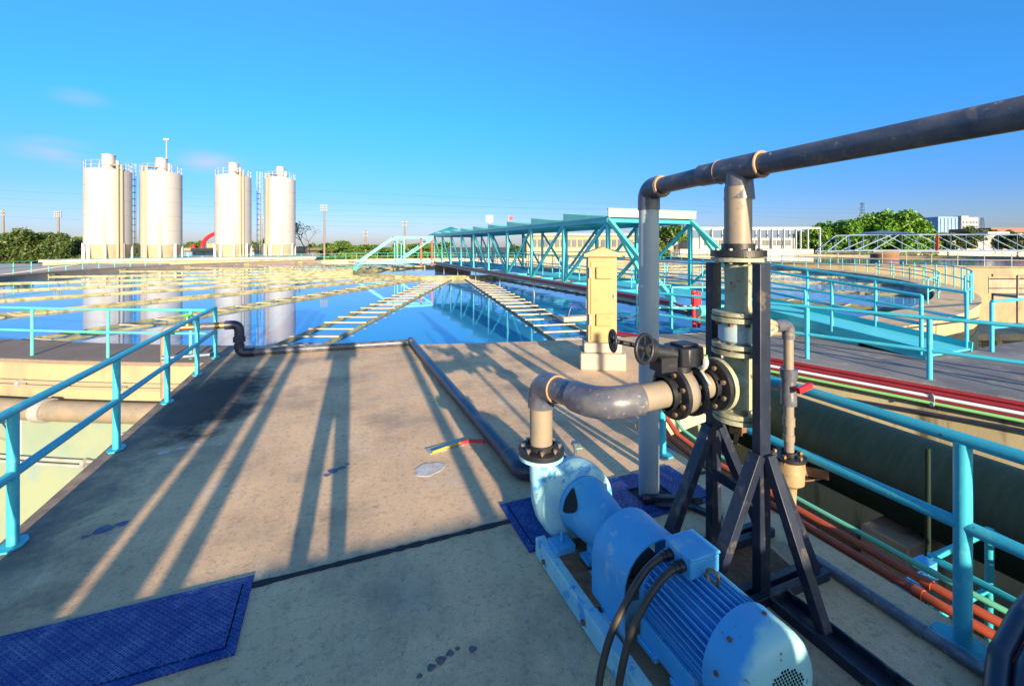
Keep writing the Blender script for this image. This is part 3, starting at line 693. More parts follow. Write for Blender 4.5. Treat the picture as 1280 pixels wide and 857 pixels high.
link('spool', MB().cyl(onD(1.90), onD(2.10), pr_, n=28), 'pvc_dirty', D)
flange(D, 'tee_flange', onD(2.085), ax, .150, .026, 'blackiron', 8, hub=(.09,.045), br=.014, bl=.034)
mb = MB(); mb.cyl(onD(2.0)+Vector((0,-.01,.07)), onD(2.0)+Vector((0,-.01,.12)), .016, n=12).cyl(onD(2.0)+Vector((-.03,-.01,.115)), onD(2.0)+Vector((.03,-.01,.115)), .014, n=10); link('sample_tap', mb, 'brass', D)
link('tap_handle', MB().box(onD(2.01)+Vector((.02,-.01,.155)), (.012,.02,.06)), 'green', D)
mb = MB(); g0 = Vector((1.93,1.95,1.335)); mb.cyl(g0, g0+Vector((0,-.04,0)), .042, n=20).cyl(g0+Vector((0,-.04,0)), g0+Vector((0,-.05,0)), .030, n=20).cyl(g0+Vector((0,.0,-.03)), g0+Vector((.03,-.06,-.12)), .01, n=8); link('pressure_gauge', mb, 'steelgrey', D)
BV = thing('butterfly_valve', (1.845, 2.0, 1.17), 'black butterfly valve with gearbox and two spoked handwheels above the grey pipe', 'valve')
mb = MB(); mb.lathe(onD(1.813), ax, [(0,.12),(0,.128),(.064,.128),(.064,.12)], 32); mb.cyl(onD(1.845)+Vector((0,0,.11)), onD(1.845)+Vector((0,0,.21)), .028, n=16); link('body', mb, 'pvc_dirty', BV)
gz = 1.375
mb = MB(); mb.prism([(x-.075,y) for x, y in ((1.865,1.93),(1.90,1.90),(2.0,1.90),(2.03,1.94),(2.03,2.05),(1.99,2.09),(1.88,2.09),(1.85,2.05))], gz-.055, gz+.05); mb.prism([(1.81,1.94),(1.93,1.94),(1.93,2.05),(1.81,2.05)], gz+.05, gz+.065); mb.cyl((1.85,2.0,gz-.10),(1.85,2.0,gz-.05),.06,n=20); link('gearbox', mb, 'blackiron', BV, .008)
mb = MB(); mb.cyl((1.80,1.98,gz+.01),(1.42,2.05,1.475),.013,n=10).cyl((1.78,1.98,gz+.01),(1.58,2.0,gz+.05),.042,n=18).cyl((1.64,2.0,gz+.04),(1.60,2.0,gz+.05),.068,n=20).box((1.70,1.97,gz-.03),(.11,.10,.08)); link('input_shaft', mb, 'blackiron', BV)
def handwheel(c, axis, r, parent, m='blackiron', tr=.011):
    c = Vector(c); t = Vector(axis).normalized(); u = Vector((0,0,1)); s = t.cross(u).normalized(); u = s.cross(t)
    mb = MB(); mb.torus(c, t, r, tr, 32, 10); mb.cyl(c-t*.02, c+t*.02, r*.26, n=16)
    for k in range(5):
        a = 2*PI*k/5+.3; mb.bar(c, c+(s*math.cos(a)+u*math.sin(a))*r, .014, .012, t)
    return link('handwheel', mb, m, parent)
handwheel((1.515,1.90,1.455), (.30,-1,.05), .074, BV)
mb = MB(); mb.cyl((1.515,1.90,1.455),(1.56,2.02,1.44),.014,n=10); link('wheel_stem', mb, 'blackiron', BV)
handwheel((1.42,2.05,1.475), (1,-.30,.0), .056, BV, tr=.009)

# ------------------------------------------------------------------ vertical riser with check valve and tee, header above it
X0, Y0 = 2.30, 2.0
K = thing('riser_column', (X0, Y0, .9), 'cream vertical riser with check valve, flanges and tee held in the navy stand', 'pipe')
tee = MB(); tee.cyl((X0,Y0,.96),(X0,Y0,1.36), .082, n=32); tee.cyl((X0,Y0,1.18),(2.12,Y0,1.172), .082, n=28); TE = link('tee_body', tee, 'cream', K)
flange(TE, 'branch_flange', (2.12,Y0,1.172), (1,0,0), .155, .03, 'cream', 1, br=.004)
flange(K, 'bottom_flange', (X0,Y0,.985), (0,0,1), .145, .026, 'cream', 6, hub=(.095,.03), br=.015, bl=.035, boltmat='rust')
flange(K, 'blind_flange', (X0,Y0,.950), (0,0,1), .143, .026, 'cream', 1, br=.004)
mb = MB(); mb.cyl((X0,Y0,.94),(X0,Y0,.90),.045,n=14).cyl((X0,Y0,.90),(X0-.01,Y0,.84),.030,n=10).bar((X0-.05,Y0,.87),(X0+.05,Y0,.87),.04).cyl((X0-.03,Y0-.02,.86),(X0-.06,Y0-.03,.80),.014,n=8); link('drain_plug', mb, 'rust', K)
flange(K, 'check_valve_flange', (X0,Y0,1.355), (0,0,1), .150, .026, 'cream', 8, br=.014, bl=.02, boltmat='rust')
flange(K, 'check_valve_flange', (X0,Y0,1.395), (0,0,1), .148, .026, 'cream', 8, br=.014, bl=.02, boltmat='rust')
link('check_valve_body', MB().lathe((X0,Y0,1.405),(0,0,1),[(0,.095),(.02,.112),(.12,.112),(.14,.10)],32).box((X0+.08,Y0-.06,1.475),(.05,.05,.10)), 'valveblue', K)
flange(K, 'check_valve_flange', (X0,Y0,1.555), (0,0,1), .150, .028, 'cream', 8, br=.015, bl=.038, boltmat='rust')
flange(K, 'check_valve_flange', (X0,Y0,1.588), (0,0,1), .146, .022, 'cream', 1, br=.004)
link('tapered_spool', MB().lathe((X0,Y0,1.59),(0,0,1),[(0,.082),(.05,.074),(.30,.078),(.34,.088)],32), 'cream', K)
flange(K, 'top_flange', (X0,Y0,1.915), (0,0,1), .155, .024, 'cream', 8, br=.013, bl=.024)
flange(K, 'upper_black_flange', (X0,Y0,1.952), (0,0,1), .157, .040, 'blackiron', 8, hub=(.095,.06), br=.013, bl=.03)
link('dark_riser', MB().cyl((X0,Y0,1.94),(X0,Y0,2.36), pr_+.004, n=32), 'pvc_dirty', K)
# header
hp_ = .062
HZ = 2.475; HX = 2.31
Hd = thing('header_pipe', (HX, Y0, HZ), 'long dark overhead pipe running off to the right from the elbow on the grey post', 'pipe')
link('pipe_run', MB().cyl((HX+.01,2.86,HZ-.02),(HX,2.2,HZ), hp_, n=32).cyl((HX,1.95,HZ),(HX-.01,-3.2,HZ+.02), hp_, n=32), 'pvc', Hd)
tp = MB().cyl((HX,2.14,HZ),(HX,1.845,HZ), hp_+.016, n=32).cyl((HX,2.30,HZ),(HX,2.14,HZ), hp_+.010, n=32); tp.tube([(HX,Y0,HZ),(HX,Y0,HZ-.10),(HX,Y0,HZ-.19)], .074, 32, radii=[.072,.080,.088]); link('tee', tp, 'pvc', Hd)
link('joint_ring', MB().torus((HX,1.842,HZ),(0,1,0),hp_+.010,.009,36,8), 'glue', Hd)
link('joint_ring', MB().torus((HX,2.142,HZ),(0,1,0),hp_+.013,.005,36,8), 'glue', Hd)
el = MB(); el.tube([(HX+.01,2.70,HZ-.02)] + elbow_pts((HX+.01,2.6,HZ-.02),(HX+.02,2.87,HZ-.02),(HX+.02,2.87,2.0),.10,12) + [(HX+.02,2.87,HZ-.19)], .086, 32); link('elbow', el, 'pvc', Hd)
link('joint_ring', MB().torus((HX+.01,2.70,HZ-.02),(0,1,0),hp_+.010,.007,36,8), 'glue', Hd)
PO = thing('support_pole', (2.33, 2.87, 0), 'grey-blue round post rising from the hatch cover to the header elbow', 'post')
link('shaft', MB().cyl((2.33,2.87,-.2),(2.33,2.87,HZ-.16), .079, n=32), 'polegrey', PO)
link('collar', MB().cyl((2.33,2.87,1.12),(2.33,2.87,1.22), .088, n=32), 'polegrey', PO)
link('brackets', MB().bar((2.20,2.79,.04),(2.62,2.62,.04),.05).bar((2.26,2.72,.035),(2.52,2.60,.035),.09,.012).bar((2.42,2.78,.02),(2.60,2.40,.02),.05,.03), 'navy', PO)

# ------------------------------------------------------------------ navy stand
Q = thing('pipe_stand', (2.28, 2.0, 0), 'dark navy steel stand with braced posts clamping the cream riser', 'stand')
def angle(mb, a, b, w=.07, t=.008, flip=1):
    """two-legged angle section"""
    a, b = Vector(a), Vector(b); d = (b-a).normalized(); u = Vector((0,0,1)) if abs(d.z) < .8 else Vector((0,1,0)); s = d.cross(u).normalized(); u = s.cross(d)
    mb.bar(a + s*flip*w/2, b + s*flip*w/2, w, t, u); mb.bar(a + u*(w/2+.001), b + u*(w/2+.001), t, w, u); return mb
for (x, y, zt) in ((2.25,1.80,1.90),(2.31,2.20,1.89)):
    mb = MB(); mb.box((x,y,(zt+.03)/2),(.082,.055,zt-.03)); link('post', mb, 'navy', Q, .004)
    for sg in (-1, 1):
        mb = MB(); mb.bar((x+sg*.035,y-.0,.82),(x+sg*.43,y,.05),.055,.075,(0,1,0)); link('brace', mb, 'navy', Q, .003)
    mb = MB(); mb.box((x,y-.045,.03),(.98,.045,.055)).box((x,y+.05,.022),(.98,.045,.04)).box((x,y,.008),(.98,.06,.01)); link('foot_channel', mb, 'navy', Q, .003)
mb = MB(); mb.bar((2.26,1.765,.82),(2.28,1.47,.06),.05,.06,(1,0,0)); link('brace', mb, 'navy', Q, .003)
mb = MB(); mb.box((2.23,1.22,.03),(.012,1.05,.055)).box((2.37,1.22,.03),(.012,1.05,.055)).box((2.30,1.22,.008),(.13,1.05,.01)); link('foot_channel', mb, 'navy', Q)
link('clamp', MB().box((2.28,2.0,.52),(.02,.36,.06)), 'navy', Q)
# rusty base plate under stand
tag(link('floor_stain', MB().prism([(1.95,1.78),(2.62,1.84),(2.7,2.2),(2.5,2.32),(2.0,2.25)], .0015, .004), 'rust'), 'rust-brown stain on the deck between the feet of the navy stand', 'stain')

# ------------------------------------------------------------------ small drain line with red-handled valve
DR = thing('drain_line', (2.82, 2.05, .2), 'narrow grey drain pipe with a red-handled ball valve beside the stand', 'pipe')
link('side_branch', MB().cyl((2.38,2.0,1.475),(2.62,2.02,1.475),.030,n=16).tube([(2.5,2.01,1.48),(2.56,2.01,1.52),(2.66,2.02,1.48)],.026,12).tube([(2.5,2.01,1.47),(2.56,2.01,1.43),(2.66,2.02,1.47)],.026,12), 'cream', DR)
link('elbow', MB().tube([(2.64,2.02,1.475)] + elbow_pts((2.6,2.02,1.475),(2.80,2.04,1.475),(2.81,2.04,1.0),.06) + [(2.801,2.04,1.38)], .038, 18), 'pvc', DR)
link('upper_pipe', MB().cyl((2.801,2.04,1.42),(2.804,2.04,1.10), .030, n=18), 'pvc_dirty', DR)
va = link('ball_valve', MB().lathe((2.805,2.04,1.18),(0,0,-1),[(0,.03),(0,.052),(.06,.052),(.06,.045),(.08,.043),(.12,.048),(.16,.043),(.17,.047),(.24,.047),(.24,.03)],20), 'pvc', DR)
link('handle', MB().cyl((2.80,2.04,1.065),(2.79,1.965,1.065),.016,n=10).box((2.83,1.95,1.075),(.125,.024,.035), Matrix.Rotation(-.18,3,'Y')), 'red', va)
link('lower_pipe', MB().cyl((2.805,2.04,.96),(2.808,2.04,.60), .030, n=18).cyl((2.806,2.04,.86),(2.806,2.04,.80),.036,n=18).cyl((2.806,2.04,.74),(2.806,2.04,.70),.035,n=18), 'pvc_dirty', DR)
flange(DR, 'flange', (2.808,2.04,.595), (0,0,1), .10, .022, 'blackiron', 5, hub=(.045,.04), br=.013, bl=.03, boltmat='brass')
link('meter_body', MB().lathe((2.808,2.04,.582),(0,0,-1),[(0,.05),(.005,.09),(.06,.094),(.07,.096),(.07,.090),(.15,.088),(.175,.055),(.19,.046),(.30,.040),(.30,0)],28), 'meter', DR)
link('bracket', MB().bar((2.86,2.04,.50),(2.99,1.90,.50),.006,.06).bar((2.82,1.97,.46),(2.95,1.93,.47),.008), 'rust', DR)

# galvanised pipe on the deck and dark hoses in the corner
tag(link('floor_pipe', MB().cyl((2.80,2.02,.032),(2.77,-.6,.032), .030, n=18).cyl((2.79,1.36,.032),(2.789,1.30,.032),.034,n=18), 'galv'), 'galvanised steel pipe lying on the deck along the right railing', 'pipe')
GH = 'thick dark hoses in the right foreground corner'
for k, (o_, lb) in enumerate(((0,'topmost of the thick dark hoses crossing the right corner of the deck'), (.085,'middle one of the thick dark hoses crossing the right corner'), (.17,'lowest of the thick dark hoses at the right corner, nearest the camera'))):
    tag(link('thick_hose', MB().tube([(2.2,.75-o_,.045),(2.42,.88-o_,.05),(2.62,.98-o_,.07),(2.85,1.05-o_,.11),(3.15,1.09-o_,.16),(3.5,1.12-o_,.20),(4.0,1.1-o_,.22),(4.6,1.0-o_,.1),(5.2,.9-o_,-.5)], .042, 14), 'pipe_dark'), lb, 'hose', GH)

# ------------------------------------------------------------------ gap: conduits, green main, saddle, lower steel frame
GC = 'coloured conduits beside the right deck edge'
for nm, m, x, z, r, lb in (('conduit','mintpipe',3.36,.02,.017,'mint green conduit running beside the right deck edge'),
                       ('conduit','redpipe',3.29,-.02,.026,'upper red conduit running beside the right deck edge'),
                       ('conduit','redpipe',3.20,-.05,.027,'lower red conduit running beside the right deck edge'),
                       ('conduit','bluecable',3.13,-.09,.020,'navy blue conduit nearest the right deck edge'),
                       ('conduit','crimson',3.17,-.14,.020,'crimson conduit lowest beside the right deck edge')):
    mb = MB(); mb.tube([(x,3.9,z+.28),(x,3.6,z+.06),(x,3.2,z),(x,1.45,z),(x+.05,1.2,z-.02),(x+.18,1.02,z-.03),(x+.5,.85,z-.03),(x+1.6,.6,z-.05)], r, 12)
    for y in (2.6, 1.55): mb.cyl((x,y,z),(x,y-.05,z), r*1.22, n=12)
    tag(link(nm, mb, m), lb, 'conduit', GC)
for k, (x, y, lb) in enumerate(((3.36,1.62,'blue clamp plate under the conduits, nearest the camera'), (3.36,2.9,'blue clamp plate under the conduits beside the meter body'))):
    t = thing('conduit_bracket', (3.05, y, -.12), lb, 'bracket', 'blue brackets carrying the conduits')
    link('plate', MB().box((3.32,y,-.085-.02),(.50,.08,.012)), 'pump', t); link('pad', MB().box((3.47,y,-.02),(.10,.08,.05)), 'pump', t)
    link('stay', MB().bar((3.06,y,-.12),(3.5,y,-.11),.03), 'pump', t)
GP = thing('water_main', (6.0, 2, -2.5), 'huge dark green water main running along the gap right of the deck', 'pipe')
link('barrel', MB().cyl((6.0,8.6,-.62),(6.0,-6,-.62), .49, n=48), 'greenpipe', GP)
for y in (7.2, 2.9, -1.5):
    link('saddle', MB().box((6.0,y,-1.80),(1.1,.45,1.40)), 'conc_wall', GP, .02)
link('strap', MB().torus((6.0,5.2,-.62),(0,1,0),.49,.012,48,6), 'greenpipe', GP)
tag(link('vent_rod', MB().cyl((5.3,2.45,-2.5),(5.3,2.45,.05), .022, n=10), 'greenpipe'), 'thin dark green upright rod in front of the green main', 'rod')
FR = thing('steel_frame', (3.9, 1.35, -1.2), 'blue tubular steel frame standing below the right railing in the gap', 'frame')
for (x, y) in ((3.55,1.62),(4.25,1.62),(3.55,1.15),(4.25,1.15)): link('upright', MB().cyl((x,y,-2.5),(x,y,.02), .025, n=10), 'bridgeblue', FR)
for z in (0, -.4): link('ring_bar', MB().tube([(3.55,1.62,z),(4.25,1.62,z),(4.25,1.15,z),(3.55,1.15,z),(3.55,1.62,z)], .022, 10), 'bridgeblue', FR)

# right platform and its conduits
EX = lambda y: 6.57 + (7.86-y)*.338
plat = MB(); plat.prism([(EX(8.2),8.2),(EX(-5),-5),(40,-5),(40,4.45),(11.6,4.6),(11.4,6.9),(9.5,6.75)], -.22, -.002); structure('right_platform', plat, 'platform')
mb = MB(); mb.prism([(EX(8.1)+.06,8.1),(EX(-5)+.06,-5),(EX(-5)+.4,-5),(EX(8.1)+.4,8.1)], GZ, -.222)
M['retwall'] = mat('stained_retaining_wall', (.50,.44,.27), (.38,.33,.20), 1.0, .4, .62, rough=.9, c3=(.10,.085,.06), scale3=2.6, lo3=.56, hi3=.72, stretch=(1,1,.18), bump=.1)
tag(link('retaining_wall', mb, 'retwall'), 'water-stained concrete wall under the platform edge, behind the green main', 'wall')
GR = 'conduits along the platform wall'
for m, dx, z, r, lb in (('crimson',.0,-.045,.030,'topmost crimson conduit along the platform edge'),('crimson',-.04,-.10,.029,'second crimson conduit along the platform edge, above the white one'),
                    ('whitepipe',-.07,-.155,.026,'white conduit along the platform edge'),('crimson',-.08,-.20,.016,'thin crimson conduit just below the white one'),('limepipe',-.08,-.245,.025,'light green conduit along the platform edge'),('pipe_dark',-.05,-.40,.022,'black conduit sagging below the others on the platform wall')):
    pts = [(EX(y)+dx-.03, y, z+(.10*math.cos((y-2)*.6)-.06 if m == 'pipe_dark' else 0)) for y in (8.0,7,6,5,4,3,2,1,0,-3)]
    pts = [(EX(9.2)+dx-.12, 9.2, z)] + pts
    tag(link('wall_conduit', MB().tube(pts, r, 10), m), lb, 'conduit', GR)
for y, lb in ((7.0,'small clamp on the conduits near the grey post'),(3.6,'small clamp on the white and green conduits right of the drain pipe'),(1.5,'small clamp on the conduits at the right edge of view')):
    tag(link('conduit_clip', MB().box((EX(y)-.11,y,-.20),(.03,.05,.14)).cyl((EX(y)-.12,y,-.14),(EX(y)-.14,y,-.14),.03,n=10).cyl((EX(y)-.12,y,-.26),(EX(y)-.14,y,-.26),.03,n=10), 'steelgrey'), lb, 'clamp', 'clamps on the platform conduits')
pe = [(EX(y)+.32, y) for y in (8.3,6.8,5.3,3.8,2.3,.8,-2)]
railing('platform_railing', pe, 'turquoise two-bar railing along the platform edge in front of the ramp', (.92, .43), .030, .036)
railing('platform_railing', [(11.5,4.35),(13.2,4.25),(15,4.15),(18,4),(22,3.8)], 'turquoise railing on the far side of the platform beyond the ramp foot', (.95, .45), .028, .034)

# ------------------------------------------------------------------ bridge
BX0, BX1 = 8.6, 12.2; ZB, ZT = .44, 2.88; NP = 9; PL = 3.15; YB = 12.70
B = thing('truss_bridge', (10.4, 25, 0), 'long turquoise steel truss bridge reaching over the tank to its centre', 'bridge')
for x in (BX0, BX1):
    link('bottom_chord', MB().box((x, (9.55+YB+NP*PL)/2, ZB), (.14, YB+NP*PL-9.55, .16)), 'bridgeblue', B)
    link('top_chord', MB().box((x, (YB+YB+NP*PL)/2, ZT), (.15, NP*PL+.1, .17)), 'bridgeblue', B)
    for k in range(NP+1):
        y = YB+k*PL
        link('vertical', MB().box((x, y, (ZB+ZT)/2), (.11, .13, ZT-ZB-.165)), 'bridgeblue', B)
        if k < NP:
            if k < 3: a, b_ = (x, y+.06, ZT-.1), (x, y+PL-.06, ZB+.09)
            else: a, b_ = (x, y+.06, ZB+.09), (x, y+PL-.06, ZT-.1)
            link('diagonal', MB().bar(a, b_, .09, .10), 'bridgeblue', B)
    link('end_post', MB().bar((x, YB-.05, ZT), (x, 9.6, ZB+.06), .12, .14), 'teal_lt', B)
    link('end_post', MB().bar((x+.16, YB-.05, ZT-.1), (x+.16, 10.6, ZB+.06), .10, .10), 'teal_lt', B)
    link('end_strut', MB().bar((x, YB, ZB+.1), (x, 11.15, 1.66), .08, .08), 'bridgeblue', B)
for k in range(NP+1):
    y = YB+k*PL
    link('cross_beam', MB().box((10.4, y, ZT-.02), (BX1-BX0-.16, .1, .12)), 'bridgeblue', B)
    link('floor_beam', MB().box((10.4, y, ZB-.02), (BX1-BX0-.16, .12, .12)), 'bridgeblue', B)
for k in range(NP):
    y = YB+k*PL
    vs = [(BX0-.1,y+.05,ZT+.12),(BX1+.1,y+.05,ZT+.12),(BX1+.1,y+PL-.15,ZT+.40),(BX0-.1,y+PL-.15,ZT+.40)]
    vs += [(a, b_, ZT+.085) for a, b_, c in vs]
    link('roof_panel', MB().add(vs, [(0,1,2,3),(7,6,5,4),(0,4,5,1),(1,5,6,2),(2,6,7,3),(3,7,4,0)]), 'mint', B)
link('fascia', MB().box((10.4, YB-.16, ZT+.22), (BX1-BX0+.2, .05, .26)), 'offwhite', B)
link('fascia_trim', MB().box((10.4, YB-.16, ZT+.365), (BX1-BX0+.24, .08, .03)), 'limepipe', B)
link('walkway', MB().box((10.45, 25.2, ZB+.03), (1.5, 32.4, .06)), 'cyan', B)
for x in (9.72, 11.18):
    for h in (.55, 1.05): link('walkway_rail', MB().tube([(x, 9.3, ZB+h), (x, 41, ZB+h)], .024, 8), 'teal', B)
    for k in range(18): link('walkway_post', MB().cyl((x, 9.3+k*1.8, ZB+.06), (x, 9.3+k*1.8, ZB+1.05), .022, n=8), 'teal', B)
link('kick_plate', MB().box((BX0-.02, 25.5, ZB-.15), (.03, 30, .10)), 'offwhite', B)
link('red_duct', MB().tube([(BX0-.10, 8.2, ZB-.25), (BX0-.10, 9.5, ZB+.02), (BX0-.10, 41, ZB+.02)], .035, 8).tube([(BX0-.10, 9.5, ZB-.06), (BX0-.10, 41, ZB-.06)], .03, 8), 'crimson', B)
for k in range(6): link('hanger', MB().cyl((BX0-.05, 14+k*4.6, ZB-.1), (BX0-.05, 14+k*4.6, WZ-.2), .03, n=8), 'steelgrey', B)
# bridge end carriage on the rim
t = thing('end_carriage', (10.4, 7.6, 0), 'pale green drive carriage under the near bridge end on the rim', 'carriage')
link('beam', MB().box((10.0, 8.2, .21), (3.6, .35, .26)), 'teal_lt', t, .02)
for x in (8.5, 11.4): link('wheel', MB().cyl((x,8.15,.14),(x+.14,8.15,.14), .135, n=24), 'blackiron', t)
link('drive_motor', MB().cyl((8.1,8.2,.42),(8.7,8.2,.42), .14, n=20).box((8.75,8.2,.40),(.25,.3,.3)), 'teal_lt', t)
tag(link('fire_hose_bundle', MB().cyl((8.05,8.25,.02),(8.02,8.25,.92),.045,n=10).cyl((8.16,8.22,.02),(8.14,8.22,.90),.04,n=10).box((8.1,8.24,.72),(.22,.1,.30)), 'red'), 'bright red hose bundle standing at the bridge foot behind the grey post', 'hose')
t = thing('rim_gate', (7.1, 8.9, 0), 'small turquoise gate frame on the rim between cabinet and grey post', 'gate')
link('frame', MB().tube([(6.75,8.75,0),(6.75,8.75,1.05),(7.5,8.45,1.05),(7.5,8.45,0)], .025, 10).tube([(6.75,8.75,.5),(7.5,8.45,.5)], .022, 10), 'teal_lt', t)
link('leaf', MB().tube([(6.83,8.72,.1),(6.83,8.72,.95),(7.05,8.62,.95),(7.05,8.62,.1),(6.83,8.72,.1)], .018, 8), 'teal_lt', t)
railing('rim_railing', [(7.5,8.4),(9.6,7.6),(9.6,6.6)], 'short turquoise rail between rim gate and ramp, in front of the carriage', (1.0,.5), .026, .028)
# concrete kerb block under carriage
mb = MB(); mb.box((8.9,7.35,.12),(2.2,.5,.26)); tag(link('kerb_block', mb, 'conc_wall', bevel=.015), 'low concrete kerb block beneath the ramp head beside the red hose bundle', 'block')

# hub + skimmer arm
t = thing('centre_hub', (C1[0], C1[1]+2.8, 0), 'centre column with blue peaked hood and red posts at the far bridge end', 'hub')
link('column', MB().cyl((10.4,41.2,WZ-.6),(10.4,41.2,.4), 1.1, n=28), 'conc_wall', t)
mb = MB(); mb.add([(8.3,40.4,ZT+.15),(12.4,40.4,ZT+.15),(12.4,43,ZT+.15),(8.3,43,ZT+.15),(10.3,41.7,ZT+.95)],[(0,1,4),(1,2,4),(2,3,4),(3,0,4),(3,2,1,0)]); link('hood', mb, 'bridgeblue', t)
for x in (8.3, 7.3): link('red_post', MB().box((x,40.9,1.4),(.14,.14,2.6)), 'red', t)
link('skirt', MB().cyl((10.4,41.2,WZ-.3),(10.4,41.2,WZ+.5), 1.7, n=28), 'rust', t)
t = thing('skimmer_arm', (5, 41, 0), 'pale green trapezoid truss arm left of the bridge end, over the water', 'truss')
for y in (40.4, 42.2):
    link('frame', MB().bar((8.3,y,2.75),(4.9,y,2.75),.16).bar((4.9,y,2.75),(1.7,y,.45),.16).bar((1.7,y,.45),(8.3,y,.55),.16), 'teal_lt', t)
    for x in (5.1, 5.7): link('vertical', MB().bar((x,y,2.7),(x,y,.55),.10), 'teal_lt', t)
    link('diagonal', MB().bar((8.2,y,2.6),(5.3,y,.6),.12), 'teal_lt', t)
    link('leg', MB().bar((1.8,y,.45),(1.5,y-.2,WZ+.1),.14), 'teal_lt', t)
link('cross_tie', MB().bar((1.7,40.4,.45),(1.7,42.2,.45),.12).bar((4.9,40.4,2.75),(4.9,42.2,2.75),.12), 'teal_lt', t)
# blue hoses + tray on nearest launder
t = thing('sampling_pump', (6.3, 10.9, WZ), 'small yellow tray with blue hoses resting on the launder near the cabinet', 'pump')
link('tray', MB().box((6.3,11.0,WZ+.28),(.8,.3,.14)), 'launderbar', t, .02)
link('hose', MB().tube([(6.1,11,WZ+.34),(6.2,11,WZ+.62),(6.5,11,WZ+.7),(6.8,11,WZ+.4),(7.3,10.7,WZ+.22),(7.9,10.4,WZ+.3),(8.3,10.6,.0),(8.5,10.8,.35)], .035, 10), 'bluecable', t)

# ------------------------------------------------------------------ ramp
t = thing('access_ramp', (10.4, 7, 0), 'bright turquoise sloping ramp with pipe handrails down to the platform', 'ramp')
ya, yb, za, zb = 9.3, 4.5, .50, .06
def rz(y): return zb + (za-zb)*(y-yb)/(ya-yb)
vs = [(9.68,yb,zb),(11.12,yb,zb),(11.12,ya,za),(9.68,ya,za)]; vs += [(a,b_,c-.03) for a,b_,c in vs]
link('floor_plate', MB().add(vs, [(0,1,2,3),(7,6,5,4),(0,4,5,1),(1,5,6,2),(2,6,7,3),(3,7,4,0)]), 'cyan', t)
for x in (9.66, 11.14):
    link('side_channel', MB().bar((x,yb-.02,zb+.02),(x,ya,za+.02),.035,.20), 'bridgeblue', t)
    link('under_beam', MB().bar((x+(.05 if x<10 else -.05),yb+1.1,rz(yb+1.1)-.16),(x+(.05 if x<10 else -.05),ya,za-.18),.05,.20), 'bridgeblue', t)
    for h in (.55, 1.05): link('handrail', MB().tube([(x,yb+.06,rz(yb)+h),(x,ya,za+h)], .030, 12), 'teal', t)
    for k in range(4):
        y = yb+.06+k*1.52; link('handrail_post', MB().cyl((x,y,rz(y)),(x+.0,y,rz(y)+1.05), .032, n=12), 'teal', t)

# ------------------------------------------------------------------ left: pipes on the tank wall
def warc(r, z, a0, a1, n=30): return [(C1[0]+r*math.cos(R(a0+(a1-a0)*i/n)), C1[1]+r*math.sin(R(a0+(a1-a0)*i/n)), z) for i in range(n+1)]
t = thing('wall_main', (-5, 10, -.8), 'fat grey pipe on brackets along the left tank wall, with a small white arrow', 'pipe')
link('barrel', MB().tube(warc(32.2,-.80,-112.2,-150), .17, 18), 'pvc_dirty', t)
for a in (-117.6, -124, -131): link('joint', MB().tube(warc(32.2,-.80,a,a-.35,2), .20, 18), 'steelgrey', t)
for a in (-114.6, -119.5, -126):
    ca, sa = math.cos(R(a)), math.sin(R(a)); f_ = lambda r, z: (C1[0]+r*ca, C1[1]+r*sa, z)
    link('bracket', MB().bar(f_(31.85,-1.02), f_(32.55,-1.02), .09, .06).bar(f_(31.95,-1.5), f_(32.5,-1.05), .03, .03).bar(f_(31.93,-1.03), f_(31.93,-1.75), .2, .04), 'steelgrey', t)
p0 = Vector(warc(32.38,-.78,-114.0,-114.0,1)[0]); tx = Vector((-math.sin(R(-114)), math.cos(R(-114)),0)); 
mb = MB()
for a, b_, w in ((0,.30,.035),): mb.bar(p0, p0+tx*.30, .012, w)
q = p0 - tx*.02; nrm = Vector((math.cos(R(-114)), math.sin(R(-114)),0))*.008
mb.add([q-nrm-tx*.12, q-nrm+tx*.04+Vector((0,0,.07)), q-nrm+tx*.04-Vector((0,0,.07)), q+nrm-tx*.12, q+nrm+tx*.04+Vector((0,0,.07)), q+nrm+tx*.04-Vector((0,0,.07))], [(0,1,2),(5,4,3),(0,3,4,1),(1,4,5,2),(2,5,3,0)])
link('arrow_mark', mb, 'whitepipe', t)
t = thing('wall_conduit_pair', (-5, 10, -.4), 'pair of thin tan conduits along the cream band of the left tank wall', 'conduit')
for z in (-.38,-.46): link('conduit', MB().tube(warc(32.03,z,-112,-150), .024, 8), 'silopipe', t)
for a in (-115.5, -119, -124): link('clip', MB().tube(warc(32.03,-.42,a,a-.12,1), .07, 8), 'steelgrey', t)
t = thing('wall_conduit_pair', (-5, 10, -1.8), 'pair of thin grey conduits low on the pale green left tank wall', 'conduit')
for z in (-1.75,-1.84): link('conduit', MB().tube(warc(31.98,z,-112,-150), .026, 8), 'steelgrey', t)
for a in (-116.8, -122): link('clip', MB().tube(warc(31.98,-1.79,a,a-.12,1), .08, 8), 'steelgrey', t)

